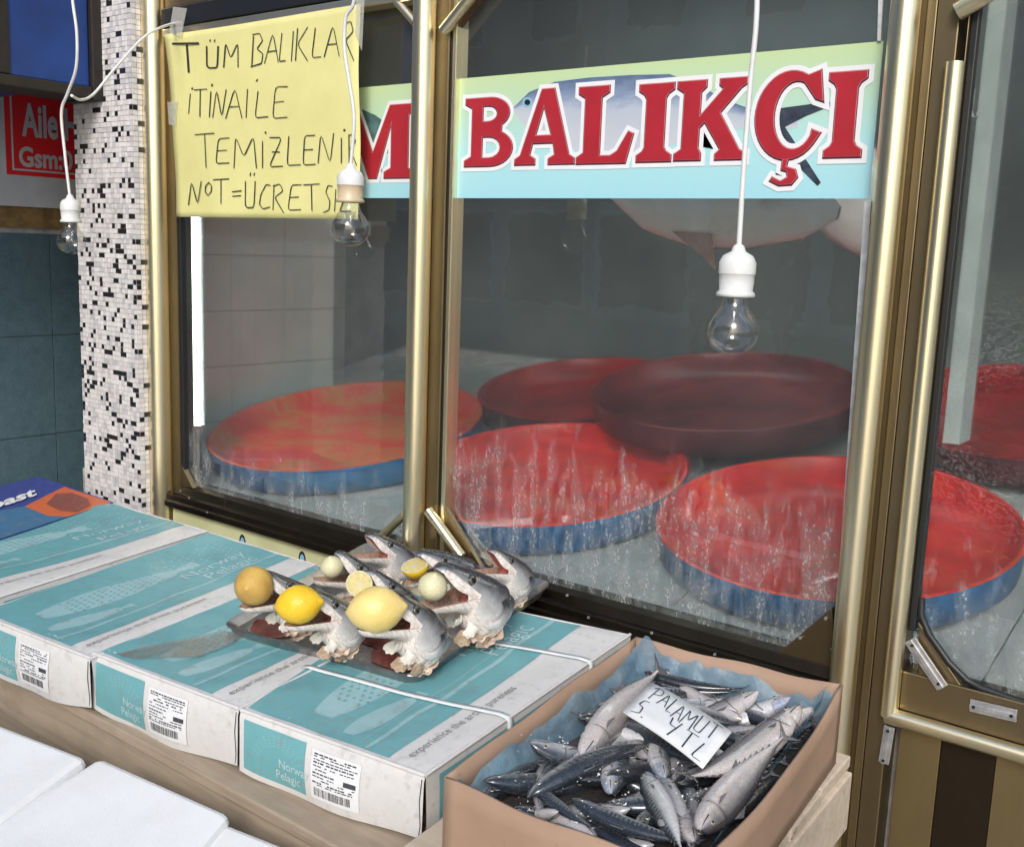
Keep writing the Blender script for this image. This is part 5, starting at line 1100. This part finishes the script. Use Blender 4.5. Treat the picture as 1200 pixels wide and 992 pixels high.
def linp(i, u, w):
    h_ = edge_h(i, u); p = kq[i].lerp(kq[(i + 1) % 4], u); inn = .008 + .012 * (.5 + .5 * noise.noise(Vector(((i + u) * 11, w * 4, 2)))) + .030 * w
    d = (kq[(i + 1) % 4] - kq[i]); n_ = -Vector((d.y, -d.x, 0)).normalized(); cu = min(u, 1 - u)
    q = p + n_ * inn; q = q.lerp(kc, .012 + .02 * max(0, .08 - cu) / .08)
    q.z = p.z + lerp(h_, -.085, w); return q - korg
for i in range(4): lin.grid(lambda u, w, i=i: linp(i, u, w), 46, 9)
lin.obj('plastic_liner', M_LINER, kb)
lb_ = MB().add([kq[i].lerp(kc, .06) - korg - Vector((0, 0, .062)) for i in range(4)], [(0, 1, 2, 3)])
M_MELT = NM('dark_meltwater'); v = M_MELT.coord('Object'); M_MELT.set(Base_Color=M_MELT.ramp(M_MELT.noise(v, 30, 5), [(.3, (.018, .02, .022)), (.7, (.07, .06, .055))]), Roughness=.15); M_MELT.bump(M_MELT.noise(v, 60), .6, .004); M_MELT = M_MELT.m
lb_.obj('meltwater', M_MELT, kb)
# fish meshes
M_FS = [fish_skin('bonito_striped', (.014, .022, .034), (.26, .28, .31), (.70, .68, .68), False, True), fish_skin('bonito_pale', (.05, .05, .06), (.28, .265, .27), (.60, .55, .54), False, False), fish_skin('bonito_dark', (.010, .013, .018), (.09, .095, .10), (.40, .38, .38), True, True)]
M_TAILF = simple('fish_fin', (.07, .07, .075), .4, 0, .5, 60, .3, .001, col2=(.16, .15, .15)); M_SILV = simple('jaw_silver', (.55, .60, .70), .2, .35, .4, 60, .1)
def fish_parts(bend, seed):
    XF = [0, .04, .10, .18, .28, .42, .58, .72, .84, .92, .96, 1.0]
    HF = [.001, .045, .070, .094, .110, .116, .103, .076, .044, .020, .014, .012]; WF = [.001, .028, .046, .058, .066, .069, .060, .046, .025, .011, .008, .006]
    def ax(x): return Vector((x, bend * ((x - .45) ** 2) * 1.0, 0))
    def tn(x): return Vector((1, bend * 2 * (x - .45), 0)).normalized()
    def pt(x, a, g=1.0):
        t = tn(x); n_ = Vector((-t.y, t.x, 0)); h = sinterp(XF, HF, x); w_ = sinterp(XF, WF, x); gs = 1 + .05 * (math.exp(-((x - .20) / .015) ** 2)) - .03 * math.exp(-((x - .225) / .012) ** 2)
        return ax(x) + n_ * (w_ * math.cos(a) * gs * g) + Vector((0, 0, h * math.sin(a) * gs * g))
    NX, NA = 44, 20; xs = [(i / NX) ** 1.15 for i in range(NX + 1)]
    body = MB().grid(lambda s, t: pt(s ** 1.15, 2 * math.pi * t), NX, NA)
    for k in range(len(body.uv)): body.uv[k] = [(p[0] ** 1.15, .5 + .5 * math.sin(2 * math.pi * p[1])) for p in body.uv[k]]
    tip = pt(0, 0)
    tail = MB(); e = ax(.985); t = tn(.985)
    def lobe(sg): return [e + t * .035 + Vector((0, .003, sg * .045)), e + t * .085 + Vector((0, .008, sg * .105)), e + t * .060 + Vector((0, .006, sg * .055))]
    P = [e + Vector((0, 0, .008)), e + Vector((0, 0, -.008)), e + t * .040] + lobe(1) + lobe(-1)
    tail.add(P, [(0, 1, 2), (0, 2, 5, 3), (3, 5, 4), (1, 6, 8, 2), (6, 7, 8)], 0, None, True)
    fins = []
    a, b_, c = pt(.34, math.pi / 2, .97), pt(.50, math.pi / 2, .97), ax(.40) + Vector((0, .01, .15)); fins.append(('dorsal_fin', MB().add([a, c, b_], [(0, 1, 2)])))
    fl = MB()
    for k in range(6):
        x = .66 + k * .045
        for sg in (1, -1): fl.add([pt(x, sg * math.pi / 2, .98), pt(x + .025, sg * math.pi / 2, .98), pt(x + .026, sg * math.pi / 2, .98) + Vector((.012, 0, sg * .016))], [(0, 1, 2)])
    fins.append(('finlets', fl))
    a, b_ = pt(.60, -math.pi / 2, .97), pt(.66, -math.pi / 2, .97); fins.append(('anal_fin', MB().add([a, b_, ax(.68) + Vector((0, 0, -.120))], [(0, 2, 1)])))
    for sg in (0, math.pi):
        p0 = pt(.235, sg - .15 if sg == 0 else sg + .15, 1.02); fins.append(('pectoral_fin', MB().add([p0, p0 + Vector((.10, (.02 if sg == 0 else -.02), -.012)), p0 + Vector((.045, (.006 if sg == 0 else -.006), -.026))], [(0, 1, 2)])))
    jaw = MB().grid(lambda s, t_: pt(lerp(.004, .135, s), lerp(-2.75, -.39, t_), 1.035) + Vector((-.010 * (1 - s), 0, -.006)), 10, 12)
    gap = MB()
    for k in range(len(jaw.uv)): jaw.uv[k] = [(.05, .18 + .2 * abs(p[1] - .5)) for p in jaw.uv[k]]
    gap = []
    for sg in (1, -1): g0 = MB(); gap.append(('mouth_slit', g0)); g0.grid(lambda s, t_, sg=sg: pt(lerp(.005, .105, s), (-.28 - .10 * t_) if sg > 0 else (math.pi + .28 + .10 * t_), 1.045), 8, 1, flip=sg < 0)
    oper = []
    for sg in (1, -1):
        o0 = MB(); oper.append(('gill_edge', o0))
        def og_(s, t_, sg=sg):
            aa = lerp(-.95, .85, t_); x = .20 + .022 * math.cos(aa * 1.4) - .006 * s; return pt(x, aa if sg > 0 else math.pi - aa, 1.05)
        o0.grid(og_, 2, 12, flip=sg < 0)
    ey = []
    for sg in (0, math.pi): ey.append((pt(.085, sg + (.32 if sg == 0 else -.32), 1.0), sg))
    return dict(body=body, tail=tail, fins=fins, jaw=jaw, gap=gap, oper=oper, ey=ey)
FE = MB().lathe([(.017, -.004), (.0165, .001), (.014, .0035), (.0085, .0045)], 16).mesh('eye', simple('fish_eye_ring', (.45, .42, .36), .15, .3, .3, 80, 0)); FP = MB().lathe([(.0090, .0040), (.007, .0062), (.0004, .007)], 12).mesh('pupil', M_PUP)
PRO = {}; M_GEDGE = simple('gill_edge_grey', (.10, .09, .09), .35, 0, .3, 60, 0)
def fish(p, d_head, L, vi, bend, roll, label, tuck=0):
    key = (vi, bend)
    if key not in PRO:
        f = fish_parts(bend, vi); PRO[key] = (f['body'].mesh('body', M_FS[vi]), f['tail'].mesh('tail_fin', M_TAILF), [(n_, q.mesh(n_, M_TAILF)) for n_, q in f['fins']], f['jaw'].mesh('jaw', M_SILV if vi == 0 else M_FS[vi]), [(n_, q.mesh(n_, M_PUP)) for n_, q in f['gap']], [(n_, q.mesh(n_, M_GEDGE)) for n_, q in f['oper']], f['ey'])
    me = PRO[key]; e = empty('bonito', p, label, 'fish', 'bonito heaped in the brown carton')
    x = -Vector(d_head).normalized(); z = Vector((0, 0, 1)); y = z.cross(x).normalized(); z = x.cross(y)
    Mx = Matrix((x, y, z)).transposed().to_4x4() @ Matrix.Rotation(roll, 4, 'X'); e.rotation_mode = 'QUATERNION'; e.rotation_quaternion = Mx.to_quaternion(); e.scale = (L, L * .94, L * .84)
    for n_, m_ in zip(('body', 'tail_fin', 'fins', 'jaw', 'mouth_slit', 'gill_edge'), me[:6]):
        for n2, m2 in (m_ if isinstance(m_, list) else [(n_, m_)]):
            o = link_mesh(n2, m2, e)
            if n2 == 'finlets': o['kind'] = 'stuff'
            if 'fin' in n2: md = o.modifiers.new('t', 'SOLIDIFY'); md.thickness = .004
    for q, sg in me[6]:
        o = link_mesh('eye', FE, e, q, (-math.pi / 2 if sg == 0 else math.pi / 2, 0, 0)); link_mesh('pupil', FP, o)
    return e
# (head pixel, tail pixel, how far below the rim, mesh kind, bend, roll, label)
FX = lambda cx, cy: (500 + cx / 2.4, 720 + cy / 2.4)
FL_ = [
    ((128, 478), (430, 382), .030, 0, .25, 1.25, 'silver bonito with open blue-white jaw near the left wall of the carton'),
    ((283, 492), (640, 338), .020, 0, -.2, 1.2, 'long striped bonito lying across the middle, snout to the left'),
    ((225, 372), (480, 352), .024, 0, .5, 1.9, 'striped bonito with brown back arched above the silver one'),
    ((430, 405), (640, 165), .022, 1, .1, 2.4, 'pale bonito belly up, its dark tail rising behind the price card'),
    ((352, 585), (190, 480), .030, 1, .3, 1.9, 'bonito with blue jaw pointing right along the front wall, leftmost'),
    ((472, 612), (318, 500), .026, 1, -.3, 1.8, 'bonito with blue jaw pointing right along the front wall, second'),
    ((576, 560), (400, 500), .030, 2, .2, 1.6, 'dark bonito with a bluish snout in front of the long striped one'),
    ((928, 232), (660, 300), .022, 1, .3, 1.3, 'pale bonito behind the top edge of the price card'),
    ((1062, 212), (860, 228), .030, 0, .2, 1.6, 'small bonito along the back wall of the carton'),
    ((1098, 232), (900, 320), .020, 1, -.2, 1.9, 'bonito with gleaming white belly in the back right corner'),
    ((1062, 292), (745, 505), .006, 1, .35, 1.6, 'largest pale grey bonito lying right of the price card'),
    ((775, 640), (985, 385), .008, 1, .45, 2.2, 'bonito with pink belly curling up along the right wall'),
    ((745, 655), (735, 480), .022, 1, .2, 2.0, 'pale bonito pointing to the viewer beside the pink bellied one'),
    ((870, 560), (1000, 395), .030, 2, -.4, 1.5, 'dark bonito wedged between the right wall and the pink bellied one'),
    ((505, 462), (705, 366), .024, 2, .1, 1.3, 'dark bonito under the lower left corner of the price card'),
    ((552, 540), (740, 450), .034, 2, -.1, 1.6, 'blackish bonito in the middle of the heap below the card'),
    ((596, 612), (690, 480), .030, 2, .2, 1.5, 'black bonito standing on end at the front of the heap'),
    ((668, 620), (690, 470), .026, 2, .3, 1.8, 'dark wet bonito near the front wall'),
    ((430, 300), (590, 215), .034, 2, .1, 1.4, 'dark bonito in the back left corner of the carton'),
    ((480, 260), (700, 205), .036, 0, .1, 1.7, 'bonito along the back left wall under the plastic'),
    ((135, 500), (235, 320), .030, 2, -.4, 1.4, 'black bonito pressed into the left corner'),
    ((700, 480), (835, 320), .030, 2, .2, 1.5, 'dark bonito mostly hidden by the price card'),
    ((690, 280), (880, 210), .034, 2, .1, 1.6, 'black bonito behind the price card at the back wall'),
    ((500, 440), (700, 470), .042, 0, .2, 1.5, 'striped bonito deep in the heap'),
    ((300, 430), (520, 395), .040, 2, .2, 1.6, 'dark bonito deep under the striped ones'),
    ((940, 330), (760, 300), .040, 2, .2, 1.6, 'dark bonito under the big grey one'),
    ((240, 560), (420, 560), .046, 2, .2, 1.6, 'dark bonito low along the front wall'),
    ((640, 655), (480, 600), .038, 2, .1, 1.8, 'dark bonito at the very front of the carton'),
    ((860, 480), (960, 350), .034, 0, .2, 1.7, 'striped bonito beside the right wall under the big grey one')]
def clampin(p):
    o_ = kq[0]; U_, V_ = kq[1] - o_, kq[3] - o_; d = p - o_; det = U_.x * V_.y - U_.y * V_.x
    u = (d.x * V_.y - d.y * V_.x) / det; v = (U_.x * d.y - U_.y * d.x) / det; u2, v2 = min(.90, max(.09, u)), min(.93, max(.08, v))
    q = o_ + U_ * u2 + V_ * v2; return Vector((q.x, q.y, p.z))
for i, (hp, tp, dn, vi, bd, rl, lb) in enumerate(FL_):
    a = T(*FX(*hp), HK + dn); c = T(*FX(*tp), HK + dn); d = c - a; L = d.length; Lf = max(L * 1.0, .24 if i < 14 else .22)
    c = clampin(c); a = clampin(a)
    if Lf > L * 1.02: c = a + d.normalized() * Lf * .95; c.z -= .035 + (Lf - L) * .22
    c = clampin(c); d = a - c; fish(a, d, min(Lf, d.length * 1.05), vi, bd, rl, lb)
# crushed ice flecks
rng = random.Random(11)      # the fish further down, filling the heap
for k in range(78):
    u, v = rng.uniform(.12, .86), rng.uniform(.10, .90); a = kq[0].lerp(kq[1], u).lerp(kq[3].lerp(kq[2], u), v); a = clampin(a) + Vector((0, 0, -.024 - rng.uniform(0, .026)))
    an = rng.gauss(math.atan2((kq[0] - kq[2]).y, (kq[0] - kq[2]).x), .9); L = rng.uniform(.18, .24); c = clampin(a - Vector((math.cos(an), math.sin(an), 0)) * L); d = a - c
    if d.length < .12: continue
    vk, bk, rk = rng.choice((0, 2, 2, 0, 2, 0, 1)), rng.choice((.1, .25, -.3)), rng.uniform(1.0, 2.2)
    um, vm = (u, v)
    where = ('by the left wall', 'in the middle', 'by the right wall')[min(2, int(um * 3))] + (', front third of the carton', ', halfway back in the carton', ', back third of the carton')[min(2, int(vm * 3))]
    face = 'snout toward the left' if d.x * float(_r[0]) + d.y * float(_r[1]) < 0 else 'snout toward the right'
    fish(a, d, d.length, vk, bk, rk, ('striped', 'pale', 'dark')[vk] + ' bonito ' + where + ', ' + face)
ice = MB(); rng = random.Random(5)
for k in range(1500):
    px, py = FX(rng.uniform(250, 820), rng.uniform(320, 560)) if rng.random() < .5 else FX(rng.uniform(400, 800), rng.uniform(400, 600))
    if noise.noise(Vector((px * .035, py * .05, 1))) < .12: continue
    c = T(px, py, HK + rng.uniform(.008, .05)) - korg; s = rng.choice((.0008, .0014, .0024)) 
    q = [c + Vector((rng.uniform(-s, s), rng.uniform(-s, s), rng.uniform(-s, s))) for _ in range(4)]; ice.add(q, [(0, 1, 2), (0, 3, 1), (1, 3, 2), (2, 3, 0)])
M_ICE = NM('ice'); M_ICE.set(Base_Color=(.7, .72, .74), Roughness=.1); M_ICE = M_ICE.m
io = ice.obj('crushed_ice', M_ICE); io.location = korg; io['kind'] = 'stuff'; tag(io, 'flecks of crushed ice sprinkled over the heaped bonito', 'ice')
# price card
cq = [FX(632, 190), FX(858, 330), FX(776, 432), FX(550, 274)]
hc = [.786, .784, .788, .790]
cp = [T(*p, h_) for p, h_ in zip(cq, hc)]; co_ = sum(cp, Vector()) / 4
pc = empty('price_card', co_, 'white card reading PALAMUT 5. YTL stuck on the heap of bonito', 'price card')
def cf(u, v, d=0): return cp[0].lerp(cp[1], u).lerp(cp[3].lerp(cp[2], u), v) - co_ + Vector((0, 0, d + .004 * math.sin(math.pi * u)))
M_CARD = simple('card_white', (.80, .81, .81), .5, 0, .06, 12, .05); M_MARK = simple('marker_navy', (.02, .04, .07), .5, 0, .2, 50, 0)
MB().grid(lambda u, v: cf(u, v), 10, 4, smooth=True).obj('card', M_CARD, pc, solid=.002)
def wl(*a):
    b = MB(); write(b, *a); b.obj('handwritten_letter', M_MARK, pc)
cfn = lambda x, y: cf(x, 1 - y, .0022)
x = .12
for ch, wd in (('P', .11), ('A', .12), ('L', .09), ('A', .11), ('M', .15), ('U', .11), ('T', .13)):
    yo = .06 * math.sin(x * 9); wl( ch, x, x + wd * .82, .52 + yo, .90 + yo * .5, .013, cfn); x += wd
wl( "'", .35, .44, .52, .90, .013, cfn)
wl( '5', .07, .17, .10, .50, .015, cfn); wl( '.', .20, .24, .10, .5, .02, cfn); wl( 'Y', .48, .60, .08, .48, .015, cfn); wl( 'T', .66, .80, .06, .44, .015, cfn); wl( 'L', .84, .96, .04, .42, .015, cfn)
# ------------------------------------------------------------------ big white fish hanging inside
M_WBEL = NM('white_belly'); v = M_WBEL.coord('Object'); M_WBEL.set(Base_Color=M_WBEL.ramp(M_WBEL.noise(v, 5, 6), [(.28, (.40, .28, .24)), (.42, (.75, .70, .68)), (.7, (.88, .86, .85))]), Roughness=.3); M_WBEL = M_WBEL.m
def bigfish(pa, pb, y, h, label, mat=M_WBEL):
    a, c = onY(*pa, y), onY(*pb, y); d = c - a; L = d.length; e = empty('hanging_fish', a, label, 'fish', 'large fish hung inside the shop'); e.rotation_euler = (0, -math.atan2(d.z, math.hypot(d.x, d.y)), math.atan2(d.y, d.x))
    XF = [0, .1, .3, .5, .7, .9, 1]; HF = [.02, .4, .9, 1, .85, .5, .1]
    MB().grid(lambda s, t: Vector((L * s, h * .45 * interp(XF, HF, s) * math.cos(2 * math.pi * t), h * interp(XF, HF, s) * math.sin(2 * math.pi * t))), 24, 20).obj('body', mat, e)
    f = MB(); f.add([(L * .45, -h * .3, -h * .8), (L * .60, -h * .3, -h * .7), (L * .66, -h * .45, -h * 1.25), (L * .60, -h * .4, -h * 1.1)], [(0, 1, 2, 3)]); f.obj('pectoral_fin', simple('fin_pink', (.45, .25, .2), .4, 0, .3, 30), e, solid=.006)
    return e
bigfish((690, 195), (985, 250), 2.05, .125, 'large white bellied fish hanging behind the banner, orange gill at right')
bigfish((955, 150), (1040, 300), 2.75, .12, 'pale fish hanging far right behind the pane', M_WBEL)
